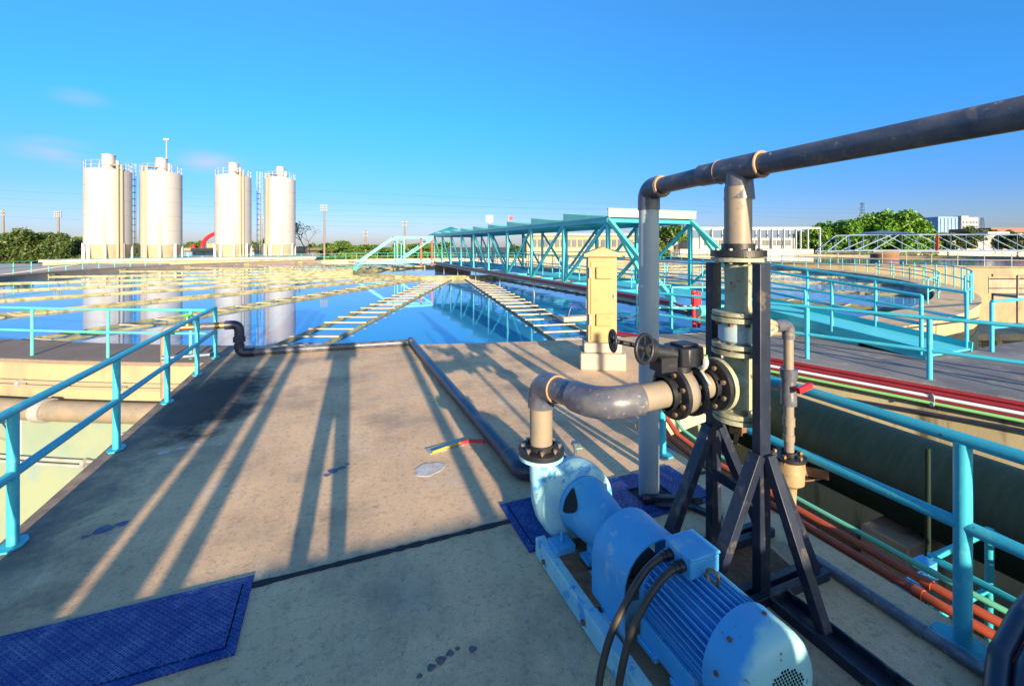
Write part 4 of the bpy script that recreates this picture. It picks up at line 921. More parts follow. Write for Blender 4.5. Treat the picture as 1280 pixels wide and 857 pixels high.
# ------------------------------------------------------------------ tank 2 and its bridge
C2 = far(52, 62); R2 = 28; Z2 = .30
t = thing('second_tank', (C2[0], C2[1], GZ), 'second round tank with a cream stained wall behind the ramp', 'tank')
link('wall', MB().arc_wall(C2, R2-.5, R2, 0, 360, GZ, Z2-.12, 128), 'wallyellow', t)
link('coping', MB().arc_wall(C2, R2-.6, R2+.12, 0, 360, Z2-.12, Z2, 128), 'conc_wall', t)
n = 96; mb = MB(); mb.add([(C2[0],C2[1],-.1)]+[(C2[0]+(R2-.55)*math.cos(2*PI*i/n), C2[1]+(R2-.55)*math.sin(2*PI*i/n), -.1) for i in range(n)], [(0,i+1,(i+1)%n+1) for i in range(n)]); structure('water', mb, 'water')
def arc2(a0, a1, n): return [(C2[0]+(R2-.1)*math.cos(R(a0+(a1-a0)*i/n)), C2[1]+(R2-.1)*math.sin(R(a0+(a1-a0)*i/n))) for i in range(n+1)]
railing('tank_railing', arc2(120, 290, 80), 'thin grey-white railing along the wall of the second tank', (1.0, .5), .028, .035, m='steelgrey', posts=arc2(120, 290, 50), pz=Z2, rm='whiteconc')
b2 = thing('far_bridge', (C2[0], C2[1], .4), 'pale grey-blue truss bridge across the second tank in the distance', 'bridge')
def f2(r, z, dd=0): x, y = far(r, 62+dd); return (x, y, z)
zb2, zt2 = 1.35, 3.55
for dd in (-1.2, 1.2):
    link('chord', MB().bar(f2(51,zb2,dd), f2(84,zb2,dd), .15).bar(f2(52.5,zt2,dd), f2(84,zt2,dd), .10).bar(f2(52.5,zt2,dd), f2(46.5,zt2-.1,dd), .13).bar(f2(46.5,zt2-.1,dd), f2(43.5,1.2,dd), .13).bar(f2(43.5,1.2,dd), f2(51,zb2,dd), .13), 'greyblue', b2)
    for k in range(7):
        r_ = 56+k*4.6
        link('vertical', MB().bar(f2(r_,zb2,dd), f2(r_,zt2,dd), .09), 'greyblue', b2)
        link('diagonal', MB().bar(f2(r_-4.5,zt2,dd), f2(r_-.1,zb2,dd), .10), 'greyblue', b2)
    for r_ in (44.6, 46.5, 48.5, 50.5): link('vertical', MB().bar(f2(r_,1.3,dd), f2(r_,min(zt2-.1,1.2+(r_-43.5)*.75),dd), .09), 'greyblue', b2)
    link('diagonal', MB().bar(f2(52.5,zt2,dd), f2(47.0,1.2,dd), .13), 'greyblue', b2)
    link('diagonal', MB().bar(f2(53.5,zt2,dd), f2(49.5,1.2,dd), .13), 'greyblue', b2)
a_, b_, c_, d_ = f2(49,zt2+.1,-1.8), f2(56,zt2+.1,-1.8), f2(56,zt2+.1,1.8), f2(49,zt2+.1,1.8); e_ = f2(52.3,zt2+.6,0)
link('hood', MB().add([a_,b_,c_,d_,e_],[(0,1,4),(1,2,4),(2,3,4),(3,0,4),(3,2,1,0)]), 'greyblue', b2)
link('red_post', MB().bar(f2(58.6,zb2,-1.4), f2(58.6,zt2,-1.4), .2), 'red', b2)
link('hub', MB().cyl(f2(52.5,-.3), f2(52.5,1.2), 1.6, n=20), 'rust', b2)
link('deck', MB().bar(f2(50,1.2), f2(84,1.2), 2.2, .1), 'steelgrey', b2)
for k in range(3): link('roof_panel', MB().bar(f2(66+k*8,zt2+.24), f2(69+k*8,zt2+.24), 2, .25), 'offwhite', b2)
# access stair and low gallery at foot of tank 2
t = thing('access_stair', (*far(36.5,31), GZ), 'rusty-edged access stair tower against the second tank wall at the right edge', 'stair')
def f3(r, d, z): x, y = far(r, d); return (x, y, z)
for r_ in (35.6, 38.5):
    for d_ in (31.0, 32.6): link('upright', MB().bar(f3(r_,d_,GZ), f3(r_,d_,-.1), .09), 'stairbrown', t)
link('landing', MB().bar(f3(35.6,31.8,-1.6), f3(39,31.8,-1.6), 1.7, .2), 'roofgrey', t)
link('handrail', MB().bar(f3(35.6,31,-.1), f3(39,31,-.1), .08).bar(f3(35.6,31,-.8), f3(39,31,-.8), .06), 'stairbrown', t)
link('panel', MB().bar(f3(35.2,32.5,-.9), f3(39,32.5,-.9), .05, 1.2), 'conc_wall', t)
t = thing('pipe_gallery', (*far(27,27), GZ), 'low grey concrete pipe gallery on short pillars below the second tank', 'gallery')
link('slab', MB().bar(f3(13,25.5,-2.95), f3(48,25.5,-2.95), 3.4, .35), 'conc_wall', t)
for k in range(11): link('pillar', MB().bar(f3(14.5+k*3,24.3,GZ), f3(14.5+k*3,24.3,-3.13), .6), 'conc_wall', t)

# ------------------------------------------------------------------ silos
def silo(u_r, d, rad, ztop, zbase, side, label, mast=False):
    x, y = far(u_r, d); t = thing('storage_silo', (x, y, GZ), label, 'silo', 'tall white silos beyond the tank')
    zs = zbase + (ztop-zbase)*.16
    vl = math.hypot(x, y); vx, vy = x/vl, y/vl; tx, ty = -vy, vx
    link('shell', MB().lathe((x,y,0),(0,0,1),[(zs,0),(zs,rad),(zs,rad)]+[(zs+(ztop-zs)*q/5+dz, rad+dr) for q in range(1,5) for dz, dr in ((-.05,0),(-.03,.03),(.03,.03),(.05,0))]+[(ztop,rad),(ztop,rad),(ztop+.25,rad*.9),(ztop+.5,0)],48), 'silo', t)
    link('skirt', MB().cyl((x,y,zbase-.3),(x,y,zs+.02), rad*.80, rad*.97, n=40), 'silotan', t)
    for k in range(8):
        a = 2*PI*(k+.3)/8; link('leg', MB().box((x+rad*.97*math.cos(a),y+rad*.97*math.sin(a),(zbase-.5+zs)/2),(.34,.34,zs-zbase+.9)), 'silo', t)
    link('filter', MB().cyl((x,y,ztop),(x,y,ztop+2.1), rad*.29, n=20).lathe((x,y,ztop+2.1),(0,0,1),[(0,rad*.32),(.12,rad*.32),(.3,rad*.16),(.34,0)],20).cyl((x+vy*rad*.36,y-vx*rad*.36,ztop),(x+vy*rad*.36,y-vx*rad*.36,ztop+1.6),rad*.09,n=12), 'silo', t)
    if mast: link('mast', MB().cyl((x+.6,y,ztop),(x+.6,y,ztop+5.0), .07, n=8).box((x+.6,y,ztop+5.05),(.7,.3,.25)), 'steelgrey', t)
    rl = MB()
    for z in (.55, 1.05): rl.torus((x,y,ztop+.1+z),(0,0,1),rad*.97,.03,40,4)
    for k in range(16): a = 2*PI*k/16; rl.bar((x+rad*.97*math.cos(a),y+rad*.97*math.sin(a),ztop),(x+rad*.97*math.cos(a),y+rad*.97*math.sin(a),ztop+1.15),.04)
    link('top_railing', rl, 'steelgrey', t)
    # ladder cage and fill pipes on the side that faces the tank
    q = .36 if side > 0 else -.86
    for k in (0, .17): 
        px, py = x - tx*rad*(q+k) - vx*rad*1.02*math.sqrt(max(0,1-(q+k)**2)), y - ty*rad*(q+k) - vy*rad*1.02*math.sqrt(max(0,1-(q+k)**2))
        link('fill_pipe', MB().tube([(px,py,zbase),(px,py,ztop+.7),(x,y,ztop+.9)], .17, 8), 'silopipe', t)
    if side > 0: return
    cx, cy = x - tx*(rad+.75)*side, y - ty*(rad+.75)*side
    cg = MB()
    for z in [zbase+2+i*.9 for i in range(int((ztop-zbase-1)/.9))]: cg.torus((cx,cy,z),(0,0,1),.42,.035,12,4)
    for k in range(5): a = 2*PI*k/5; cg.bar((cx+.42*math.cos(a),cy+.42*math.sin(a),zbase+.5),(cx+.42*math.cos(a),cy+.42*math.sin(a),ztop+1.2),.05)
    link('ladder_cage', cg, 'steelgrey', t)
def Z(v, d): return EYE-(v-307)/550*d
silo(-53.2, 58, 2.42, Z(215,58), Z(323,58), 1, 'leftmost white silo, the largest in view, with fill pipes down its right side')
silo(-50.2, 63, 2.42, Z(218,63), Z(323,63), -1, 'second white silo from the left, carrying a thin antenna mast', True)
silo(-43.7, 69, 2.45, Z(222,69), Z(321.5,69), 1, 'third white silo from the left, right of the red arch')
silo(-41.1, 78, 2.45, Z(225,78), Z(321,78), -1, 'rightmost white silo, the smallest, with its ladder cage on the left')
# plinth / low walls behind the rim
t = thing('silo_plinth', (*far(-45, 62), GZ), 'low cream plinth wall beneath the four white silos', 'plinth')
mb = MB(); a = [far(-56,52.5), far(-30,67), far(-36,84), far(-60,64)]; mb.prism(a, GZ, .02); link('body', mb, 'wallyellow', t)
link('ledge', MB().prism([far(-56.3,52.3), far(-29.7,66.7), far(-36,84.4), far(-60.4,64)], .02, .30), 'offwhite', t)

# ------------------------------------------------------------------ background buildings
def windows(t, a, b, z, h, nwin, frac=.6, m='glass', dep=.12):
    A, Bv = Vector((*a, z)), Vector((*b, z)); d = (Bv-A)/nwin
    for k in range(nwin):
        p = A + d*(k+.5-frac/2); q = A + d*(k+.5+frac/2)
        link('window', MB().bar(p, q, dep, h), m, t)
# long filter house seen through the bridge and the white framed house right of it
t = thing('filter_house', (*far(25, 92), GZ), 'long pale filter building with a row of windows seen through the truss bridge', 'building')
link('walls', MB().prism([far(3,90), far(33,90), far(33,102), far(3,102)], GZ, 4.0), 'wallyellow', t)
link('roof', MB().prism([far(2.6,89.4), far(33.4,89.4), far(33.4,102.5), far(2.6,102.5)], 4.0, 4.5), 'offwhite', t)
windows(t, far(4,89.93), far(32,89.93), 2.5, 1.5, 24, .72)
link('ledge', MB().bar((*far(3,89.6),1.0), (*far(33,89.6),1.0), .6, .25), 'offwhite', t)
t = thing('white_frame_house', (*far(48, 92), GZ), 'white building behind an open white post-and-beam frame, left of the green trees', 'building')
link('walls', MB().prism([far(37,93), far(60,93), far(60,104), far(37,104)], GZ, 3.6), 'offwhite', t)
windows(t, far(40.5,92.9), far(59,92.9), 2.6, 1.1, 12, .8)
fr = MB(); fr.bar((*far(36,90),5.6), (*far(63,90),5.6), .5, .35).bar((*far(36,96),5.6), (*far(63,96),5.6), .5, .35)
link('beam', fr, 'silo', t)
for k in range(12):
    for d_ in (90, 96): link('post', MB().bar((*far(36+k*2.45,d_),GZ), (*far(36+k*2.45,d_),5.5), .28), 'silo', t)
link('annex', MB().prism([far(34,89), far(61,89), far(61,90.5), far(34,90.5)], GZ, 1.3), 'offwhite', t)
link('stair_side', MB().bar((*far(30,88),1.2), (*far(35,88),3.6), .3, .6), 'greyblue', t)
# low shed roof and blue sheets on the left, building behind silos
t = thing('grey_roof_shed', (*far(-60, 48), GZ), 'low shed with a grey sheet roof behind the far left rim railing', 'building')
A_, B_, C_, D_ = far(-62,42), far(-41,44), far(-42,54), far(-66,54)
link('roof', MB().add([(*A_,-1.6),(*B_,-1.7),(*C_,-.2),(*D_,-.2),(*A_,-1.75),(*B_,-1.85),(*C_,-.35),(*D_,-.35)], [(0,1,2,3),(7,6,5,4),(0,4,5,1),(1,5,6,2),(2,6,7,3),(3,7,4,0)]), 'roofgrey', t)
link('walls', MB().prism([far(-61,43), far(-42,44.6), far(-43,53), far(-65,53)], GZ, -1.9), 'conc_wall', t)
link('ridge_strip', MB().bar((*far(-55,42.5),-1.55),(*far(-52,54),-.1),.5,.08), 'offwhite', t)
tag(link('blue_sheet_stack', MB().prism([far(-55.5,54.5), far(-51.5,54.5), far(-51.5,57), far(-55.5,57)], GZ, -.6).prism([far(-57,60), far(-52,60), far(-52,63), far(-57,63)], GZ, .4), 'bluetarp'), 'blue sheeted stack beside the grey shed left of the first silo', 'tarpaulin')
t = thing('low_grey_building', (*far(-50, 88), GZ), 'low grey building with blue window strip seen between the silos', 'building')
link('walls', MB().prism([far(-74,95), far(-46,95), far(-46,104), far(-74,104)], GZ, .9), 'steelgrey', t)
link('roof', MB().prism([far(-74.5,94), far(-45.5,94), far(-45.5,105), far(-74.5,105)], .9, 1.5), 'silopipe', t)
windows(t, far(-72,94.9), far(-48,94.9), .1, .9, 12, .7, 'winblue')
t = thing('red_arch', (*far(-78, 115), GZ), 'curved red arch structure rising left of the third silo', 'arch')
pts = [(*far(-83.2+6.6*(1-math.cos(a)), 118), 1.2+4.6*math.sin(a)) for a in [PI*.5*k/10 for k in range(11)]]
link('tube', MB().tube([(pts[0][0],pts[0][1],GZ)]+pts, .5, 10), 'red', t)
link('pylon', MB().tube([(*far(-85.6,118),GZ),(*far(-85.6,118),2.2)], .6, 8), 'red', t)
link('base', MB().prism([far(-82.5,119), far(-76,119), far(-76,124), far(-82.5,124)], GZ, 2.6), 'wallyellow', t)
t = thing('apartment_block', (*far(330, 330), GZ), 'distant apartment block, blue-windowed on its left half, above the far right trees', 'building')
def bl(r0, r1, d0, d1, z1, m, nm): return link(nm, MB().prism([far(r0,d0), far(r1,d0), far(r1,d1), far(r0,d1)], GZ, z1), m, t)
bl(339,355,350,372,25.0,'winblue','blue_wing'); bl(355.5,361,348,372,25.6,'farwall','pale_tower'); bl(361.3,371,350,370,24.6,'farwall','pale_wing')
for k in range(5): link('window_strip', MB().bar((*far(341.2+k*2.9,349.9),-1),(*far(341.2+k*2.9,349.9),24),.8,.5), 'farwall', t)
for z in (20.5,17,13.5,10):
    windows(t, far(355.8,347.9), far(360.8,347.9), z, 1.8, 2, .5); windows(t, far(361.6,349.9), far(370.8,349.9), z, 1.8, 4, .6)
t = thing('far_white_block', (*far(215, 235), GZ), 'low white building with a small stair tower left of the apartment block', 'building')
link('walls', MB().prism([far(217,235), far(262,235), far(262,250), far(217,250)], GZ, 8.4), 'offwhite', t)
link('tower', MB().prism([far(218,234), far(222,234), far(222,240), far(218,240)], GZ, 11), 'offwhite', t)
t = thing('red_roof_hall', (*far(290, 250), GZ), 'long hall with a dull red roof at the far right skyline', 'building')
link('walls', MB().prism([far(272,250), far(310,250), far(310,270), far(272,270)], GZ, 9.5), 'offwhite', t)
link('roof', MB().prism([far(270,248), far(312,248), far(312,272), far(270,272)], 9.5, 12), 'roofred', t)

# ------------------------------------------------------------------ trees
def crown_mesh(name, blobs, nleaf, size, m, seed):
    rnd = random.Random(seed); vs = []; fs = []
    tot = sum(b[3]*b[4] for b in blobs)
    for (bx, by, bz, rx, rz_) in blobs:
        k = int(nleaf*rx*rz_/tot)
        for _ in range(k):
            while True:
                p = Vector((rnd.uniform(-1,1), rnd.uniform(-1,1), rnd.uniform(-1,1)))
                if .35 < p.length < 1: break
            p = p*(1-.28*rnd.random()**2)
            c = Vector((bx+p.x*rx, by+p.y*rx, bz+p.z*rz_))
            d = Vector((rnd.gauss(0,1), rnd.gauss(0,1), rnd.gauss(0,1)+.6)).normalized()
            s = d.orthogonal().normalized(); u = d.cross(s); an = rnd.random()*6.28
            s, u = s*math.cos(an)+u*math.sin(an), u*math.cos(an)-s*math.sin(an)
            w = size*rnd.uniform(.6,1.3); i = len(vs)
            vs += [c-s*w, c-u*w*.55, c+s*w, c+u*w*.55]; fs.append((i,i+1,i+2,i+3))
    me = bpy.data.meshes.new(name); me.from_pydata(vs, [], fs); me.materials.append(M[m]); return me
def make_tree(h, spread, nleaf, size, m, seed, lobes=16, low=.25):
    rnd = random.Random(seed); blobs = []
    for k in range(lobes):
        a = rnd.random()*6.28; q = math.sqrt(rnd.random()); z = h*(low+.12+(1-low-.2)*rnd.random()); ta = 1-abs((z/h-.58))*1.0
        blobs.append((spread*.72*q*math.cos(a)*ta, spread*.72*q*math.sin(a)*ta, z, spread*rnd.uniform(.13,.36), h*rnd.uniform(.06,.16)))
    cm = crown_mesh('crown', blobs, nleaf, size, m, seed)
    tb_ = MB(); tb_.tube([(0,0,-.3),(.05*h*.1,0,h*.3),(0,.02*h,h*.6),(0,0,h*.85)], .03*h, 8, True, radii=[.035*h,.026*h,.016*h,.006*h])
    for (bx,by,bz,rx,rz_) in blobs[:8]: tb_.tube([(0,0,h*.3),(bx*.5,by*.5,(h*.3+bz)/2+.03*h),(bx,by,bz)], .01*h, 6, True, r2=.004*h)
    me = tb_.mesh('trunk'); me.materials.append(M['bark']); return cm, me
TR = {'dark': [make_tree(10,5.2,7500,.29,'leafdark',s,36) for s in (1,2)], 'mid': [make_tree(9,5.0,6500,.25,'leaf',s,20) for s in (3,4)], 'bright': [make_tree(11,5.6,9000,.29,'leafbright',s,40) for s in (5,6)],
      'bush': [make_tree(5,4.6,4500,.22,'leaf',s,18,.02) for s in (8,9)]}
def tree(kind, i, r, d, sc, label, group, scz=None, rot=None):
    x, y = far(r, d); t = thing('broadleaf_tree' if kind != 'bush' else 'leafy_bush', (x, y, GZ), label, 'tree' if kind != 'bush' else 'bush', group)
    cm, tm = TR[kind][i % 2]
    for nm, me in (('crown', cm), ('trunk', tm)):
        o = bpy.data.objects.new(nm, me); COL.objects.link(o); o.parent = t
    t.scale = (sc, sc, scz or sc); t.rotation_euler[2] = rot if rot is not None else random.random()*6
    return t
def ur(u, d): return (u-640)/550*d
ords = ['first','second','third','fourth','fifth','sixth','seventh','eighth','ninth','tenth','eleventh','twelfth','thirteenth','fourteenth']
for k, (u, vt, d, kd) in enumerate(((-18,289,82,'dark'),(8,292,78,'dark'),(22,289,84,'dark'),(42,290,79,'dark'),(58,289,86,'dark'),(72,298,80,'dark'),(98,297,96,'mid'),(84,306,78,'dark'))):
    h = Z(vt,d)-GZ; tree(kd, k, ur(u,d), d, h/(10 if kd=='dark' else 9)*1.02, '%s dark tree from the left edge, left of the silos' % ords[k] if kd == 'dark' else 'lighter green tree just left of the first silo', 'trees left of the silos')
for k, (u, vt, d) in enumerate(((1008,291,128),(1024,286,124),(1043,280,126),(1062,277,122),(1080,278,128),(1100,270,120),(1116,267,118),(1130,271,121),(1140,281,124))):
    h = Z(vt,d)-GZ; tree('bright', k, ur(u,d), d, h/11*1.05, '%s bright green tree from the left, right of the white frame house' % ords[k], 'bright green trees on the right')
for k, (u, vt, d) in enumerate(((380,306,110),(398,304,112),(415,302,106),(428,301,112),(446,303,108),(462,306,114),(478,308,110),(495,305,130),(512,303,128),(528,304,120),(545,300,118),(650,305,140),(672,308,140))):
    h = Z(vt,d)-GZ; tree('bush', k, ur(u,d), d, h/5*1.03, '%s green bush from the left in the hedge behind the far rim' % ords[k], 'green bushes behind the far rim')
for k, (u, vt, d, lb) in enumerate(((165,304,112,'small tree between the first and second silos'),(240,302,120,'small tree between the second silo and the red arch'),(322,298,104,'small tree between the third and fourth silos'))):
    h = Z(vt,d)-GZ; tree('mid', k, ur(u,d), d, h/9, lb, 'small trees between the silos')
for k, (u, vt, d) in enumerate(((1185,289,230),(1210,284,236),(1232,285,240),(1252,289,236),(1272,290,230))):
    h = Z(vt,d)-GZ; tree('dark', k, ur(u,d), d, h/10, '%s dark tree from the left in front of the apartment block' % ords[k], 'dark trees below the apartment block', )
h = Z(281,72)-GZ; tree('mid', 1, ur(832,72), 72, h/9*.98, 'single dark green tree seen through the near end of the bridge', None)
# bare sparse tree
t = thing('sparse_tree', (*far(ur(384,95),95), GZ), 'sparse nearly bare tree right of the rightmost silo', 'tree')
rnd = random.Random(3); mb = MB(); x, y = far(ur(384,95),95); tips = []
def branch(p, d, l, r, lev):
    q = p + d*l; mb.tube([p, q], r, 6, True, r2=r*.6)
    if lev == 0: tips.append(q); return
    for _ in range(3):
        e = (d + Vector((rnd.gauss(0,.5), rnd.gauss(0,.5), rnd.gauss(.1,.25)))).normalized(); branch(q, e, l*.62, r*.6, lev-1)
branch(Vector((x,y,GZ)), Vector((0,0,1)), 5.2, .16, 4); link('trunk', mb, 'bark', t)
vs = []; fs = []
for q in tips:
    if rnd.random() < .45: continue
    for _ in range(5):
        c = q + Vector((rnd.gauss(0,.3), rnd.gauss(0,.3), rnd.gauss(0,.3))); a = Vector((rnd.gauss(0,1),rnd.gauss(0,1),rnd.gauss(0,1))).normalized()*.2; b_ = a.orthogonal().normalized()*.14; i = len(vs); vs += [c-a,c-b_,c+a,c+b_]; fs.append((i,i+1,i+2,i+3))
link('crown', MB().add(vs, fs), 'leaf', t)

# ------------------------------------------------------------------ masts, poles, pylons, wires
def mast(u, vt, d, kind, label, group=None):
    x, y = far(ur(u,d), d); zt = Z(vt,d); t = thing('floodlight_mast' if kind == 'flood' else 'utility_pole', (x,y,GZ), label, 'mast' if kind == 'flood' else 'pole', group)
    link('shaft', MB().cyl((x,y,GZ),(x,y,zt), d*.0028, d*.0018, n=10), 'mastgrey', t)
    s = d*.001
    if kind == 'flood':
        hd = MB()
        for k in range(3): hd.bar((x-_c*8*s,y+_s*8*s,zt-k*5*s),(x+_c*8*s,y-_s*8*s,zt-k*5*s),1.5*s)
        link('frame', hd, 'mastgrey', t)
        for k in range(3):
            for j in range(4):
                q = (j-1.5)*4.4*s; px, py = x+_c*q-_s*2.5*s, y-_s*q-_c*2.5*s
                link('lamp', MB().cyl((px,py,zt-k*5*s),(px+_s*2*s,py+_c*2*s,zt-k*5*s), 1.7*s, n=8), 'steelgrey', t)
    else:
        for w_, dz in ((6,4),(5,12)): link('cross_arm', MB().bar((x-_c*w_*s,y+_s*w_*s,zt-dz*s),(x+_c*w_*s,y-_s*w_*s,zt-dz*s),2*s), 'steelgrey', t)
mast(73, 265, 120, 'flood', 'floodlight mast rising above the dark trees on the left')
mast(405.5, 257, 105, 'flood', 'floodlight mast right of the rightmost silo')
mast(4, 262, 105, 'pole', 'plain utility pole above the trees at the left edge')
mast(457, 288, 110, 'pole', 'short utility pole above the hedge right of the floodlight mast')
mast(506, 275, 125, 'pole', 'taller utility pole behind the pale green truss arm')
mast(327, 270, 110, 'pole', 'utility pole between the third and fourth silos')
t = thing('board_sign', (*far(ur(612,90),90), GZ), 'small pale green board on a post above the bridge roof', 'sign')
x, y = far(ur(612,90),90); link('post', MB().cyl((x,y,GZ),(x,y,Z(276,90)),.12,n=8), 'steelgrey', t); link('board', MB().bar((x-_c*.75,y+_s*.75,Z(273.5,90)),(x+_c*.75,y-_s*.75,Z(273.5,90)),.3,1.5), 'signgreen', t)
t = thing('red_flag', (*far(ur(636,70),70), GZ), 'tiny red flag above the bridge roof, right of the pale board', 'flag')
x, y = far(ur(636,70),70); link('staff', MB().cyl((x,y,GZ),(x,y,Z(269,70)),.05,n=6), 'steelgrey', t); link('cloth', MB().prism([(x,y-.02),(x+.6,y-.25),(x+.6,y-.22),(x,y+.02)], Z(275,70), Z(270.5,70)), 'red', t)
def pylon(u, vt, d, w, label):
    x, y = far(ur(u,d), d); zt = Z(vt,d); t = thing('transmission_pylon', (x,y,GZ), label, 'pylon', 'distant lattice pylons')
    mb = MB(); wd = w/550*d/2; r_ = d*.00035
    cs = [(-1,-1),(1,-1),(1,1),(-1,1)]
    def P_(k, f): a = wd*(1-.72*f); return Vector((x+cs[k][0]*a, y+cs[k][1]*a, GZ+(zt-GZ)*f))
    for k in range(4):
        mb.bar(P_(k,0), P_(k,1), r_*1.6)
        for j in range(8):
            mb.bar(P_(k,j/8), P_((k+1)%4,(j+1)/8), r_); mb.bar(P_((k+1)%4,j/8), P_(k,(j+1)/8), r_)
    link('lattice', mb, 'greyblue', t)
    ar = MB()
    for f in (.72,.82,.92): z = GZ+(zt-GZ)*f; ar.bar((x-_c*wd*1.2,y+_s*wd*1.2,z),(x+_c*wd*1.2,y-_s*wd*1.2,z),r_*2)
    link('cross_arm', ar, 'greyblue', t)
pylon(1078,253,420,9,'lattice pylon above the bright green trees on the right, the tallest of the pylons')
pylon(1148,272,560,7,'faint lattice pylon between the green trees and apartment block')
pylon(1228,272,640,7,'faint lattice pylon just right of the apartment block')
pylon(806,246,420,7,'lattice pylon hidden partly behind the grey post above the bridge')
for k, (u0, v0, u1, v1, sag) in enumerate(((-40,236,800,262,4),(-40,246,800,268,5),(-40,256,800,272,5),(300,232,1080,262,5),(300,246,1080,266,5),(-40,268,520,283,4),(820,262,1290,280,4),(400,276,900,282,3))):
    d = 260; pts = []
    for j in range(17):
        q = j/16; u = u0+(u1-u0)*q; v = v0+(v1-v0)*q+sag*4*q*(1-q); pts.append((*far(ur(u,d), d), Z(v,d)))
    tag(link('power_line', MB().tube(pts, .03, 5), 'wire'), 'thin overhead power cable, %s of those above the horizon' % ['topmost on the left','second from top on the left','third from top on the left','topmost in the middle','second in the middle','lowest on the left','one right of the overhead pipe','lowest in the middle'][k], 'cable', 'overhead power cables')

# ------------------------------------------------------------------ added unseen blockers that shadow the deck, and the photographer
SY = -3.2
tag(link('shade_wall', MB().box((6.7, -4.2, -2.25), (7.7, .25, 5.5)), 'offwhite'), 'added off-white shading wall right of the deck, unseen behind the viewpoint', 'wall')  # added wall, shades the gap right of the deck
tag(link('near_shade_wall', MB().box((.3, -3.4, .71), (5.4, .18, 1.42)), 'offwhite'), 'added low off-white wall behind the viewpoint, shading the near deck', 'wall')  # added wall, keeps the near end of the deck in shade
for k, (x0, x1, y, h, lb) in enumerate(((-2.2,-1.63,-3.0,4.2,'wide tall added shadow block behind the viewpoint on the left'),(-1.56,-1.28,-3.0,4.1,'slim tall added shadow block behind the viewpoint'),(-1.19,-1.06,-3.0,3.9,'slimmest added shadow block behind the viewpoint'),
                                  (.78,.90,-2.6,2.6,'thin upright added shadow block behind the viewpoint'),(1.03,1.48,-2.6,1.6,'squat added shadow block behind the viewpoint on the right'))):
    t = thing('shadow_block', ((x0+x1)/2, y, 0), lb, 'cabinet', 'added shadow blocks behind the viewpoint')  # added blocks; their widths and gaps shape the shadow stripes on the deck
    link('body', MB().box(((x0+x1)/2, y, h/2), (x1-x0, .3, h)), 'beige', t, .01); link('roof', MB().box(((x0+x1)/2, y, h+.02), (x1-x0+.02, .34, .04)), 'beige', t)
t = thing('shade_uprights', (2.6, -3.0, 0), 'added thin uprights behind the viewpoint on the right, for shadow streaks', 'rack')  # added thin posts that streak the deck with shadow
for x, w, h in ((1.72,.05,3.0),(2.95,.07,2.7),(3.6,.10,2.6)): link('upright', MB().box((x,-3.0,h/2),(w,.1,h)), 'steelgrey', t)
tag(link('lift_block', MB().box((-.24,-.53,.375),(.6,.5,.75)), 'whiteconc'), 'added block raising the person behind the viewpoint to lengthen the shadow', 'step')  # added block; lifts the person so the shadow reaches farther
# photographer standing at the viewpoint
pm = bpy.data.meshes.new('person')
px, py = -.24, -.55
J = [(0,0,.78),(0,0,1.2),(0,0,1.45),(0,0,1.60),(0,.02,1.74),(0,.03,1.86), (-.085,0,.66),(-.105,.03,.42),(-.115,.0,.08),(-.12,.12,.04), (.085,0,.66),(.10,.03,.42),(.11,.0,.08),(.11,.12,.04),
     (-.19,0,1.50),(-.22,.03,1.22),(-.16,.26,1.35), (.19,0,1.50),(.22,.03,1.22),(.16,.26,1.35)]
Ed = [(0,1),(1,2),(2,3),(3,4),(4,5),(0,6),(6,7),(7,8),(8,9),(0,10),(10,11),(11,12),(12,13),(2,14),(14,15),(15,16),(2,17),(17,18),(18,19)]
rad = [.17,.16,.18,.07,.105,.09,.10,.08,.065,.05,.10,.08,.065,.05,.07,.048,.038,.07,.048,.038]
pm.from_pydata(J, Ed, []); po = bpy.data.objects.new('person', pm); COL.objects.link(po); po.location = (px, py, .75)
sk = po.modifiers.new('skin', 'SKIN'); pm.skin_vertices[0].data[0].use_root = True
for i, r_ in enumerate(rad): pm.skin_vertices[0].data[i].radius = (r_, r_)
ss = po.modifiers.new('sub', 'SUBSURF'); ss.levels = 1; ss.render_levels = 2
pm.materials.append(M['cloth']); tag(po, 'person in dark clothes standing behind the viewpoint, casting the forked shadow on the deck', 'person')

# ------------------------------------------------------------------ light, sky, camera
EL = 12.5; AZ = R(2.1)
w = bpy.data.worlds.new('World'); S.world = w; w.use_nodes = True
N = w.node_tree.nodes; L = w.node_tree.links; bg = N['Background']
sky = N.new('ShaderNodeTexSky'); sky.sky_type = 'NISHITA'; sky.sun_disc = False; sky.sun_elevation = R(EL); sky.sun_rotation = R(180)-AZ
sky.air_density = 1.0; sky.dust_density = .4; sky.ozone_density = 1.7; sky.altitude = 0
hs = N.new('ShaderNodeHueSaturation'); hs.inputs['Saturation'].default_value = 1.15; hs.inputs['Value'].default_value = 1.0
gtc = N.new('ShaderNodeTexCoord'); gs = N.new('ShaderNodeSeparateXYZ'); L.new(gtc.outputs['Generated'], gs.inputs[0])
gr = N.new('ShaderNodeValToRGB'); L.new(gs.outputs[2], gr.inputs[0]); cr = gr.color_ramp
cr.elements[0].position = 0.0; cr.elements[0].color = (.31,.36,.66,1); cr.elements[1].position = .55; cr.elements[1].color = (.64,.86,1.08,1)
e = cr.elements.new(.10); e.color = (.32,.43,.79,1); e = cr.elements.new(.26); e.color = (.43,.66,1.0,1)
mm = N.new('ShaderNodeMix'); mm.data_type = 'RGBA'; mm.blend_type = 'MULTIPLY'; 
mk = N.new('ShaderNodeMapRange'); mk.interpolation_type = 'SMOOTHSTEP'; mk.inputs['From Min'].default_value = -.75; mk.inputs['From Max'].default_value = .1; L.new(gs.outputs[1], mk.inputs['Value']); L.new(mk.outputs['Result'], mm.inputs[0])
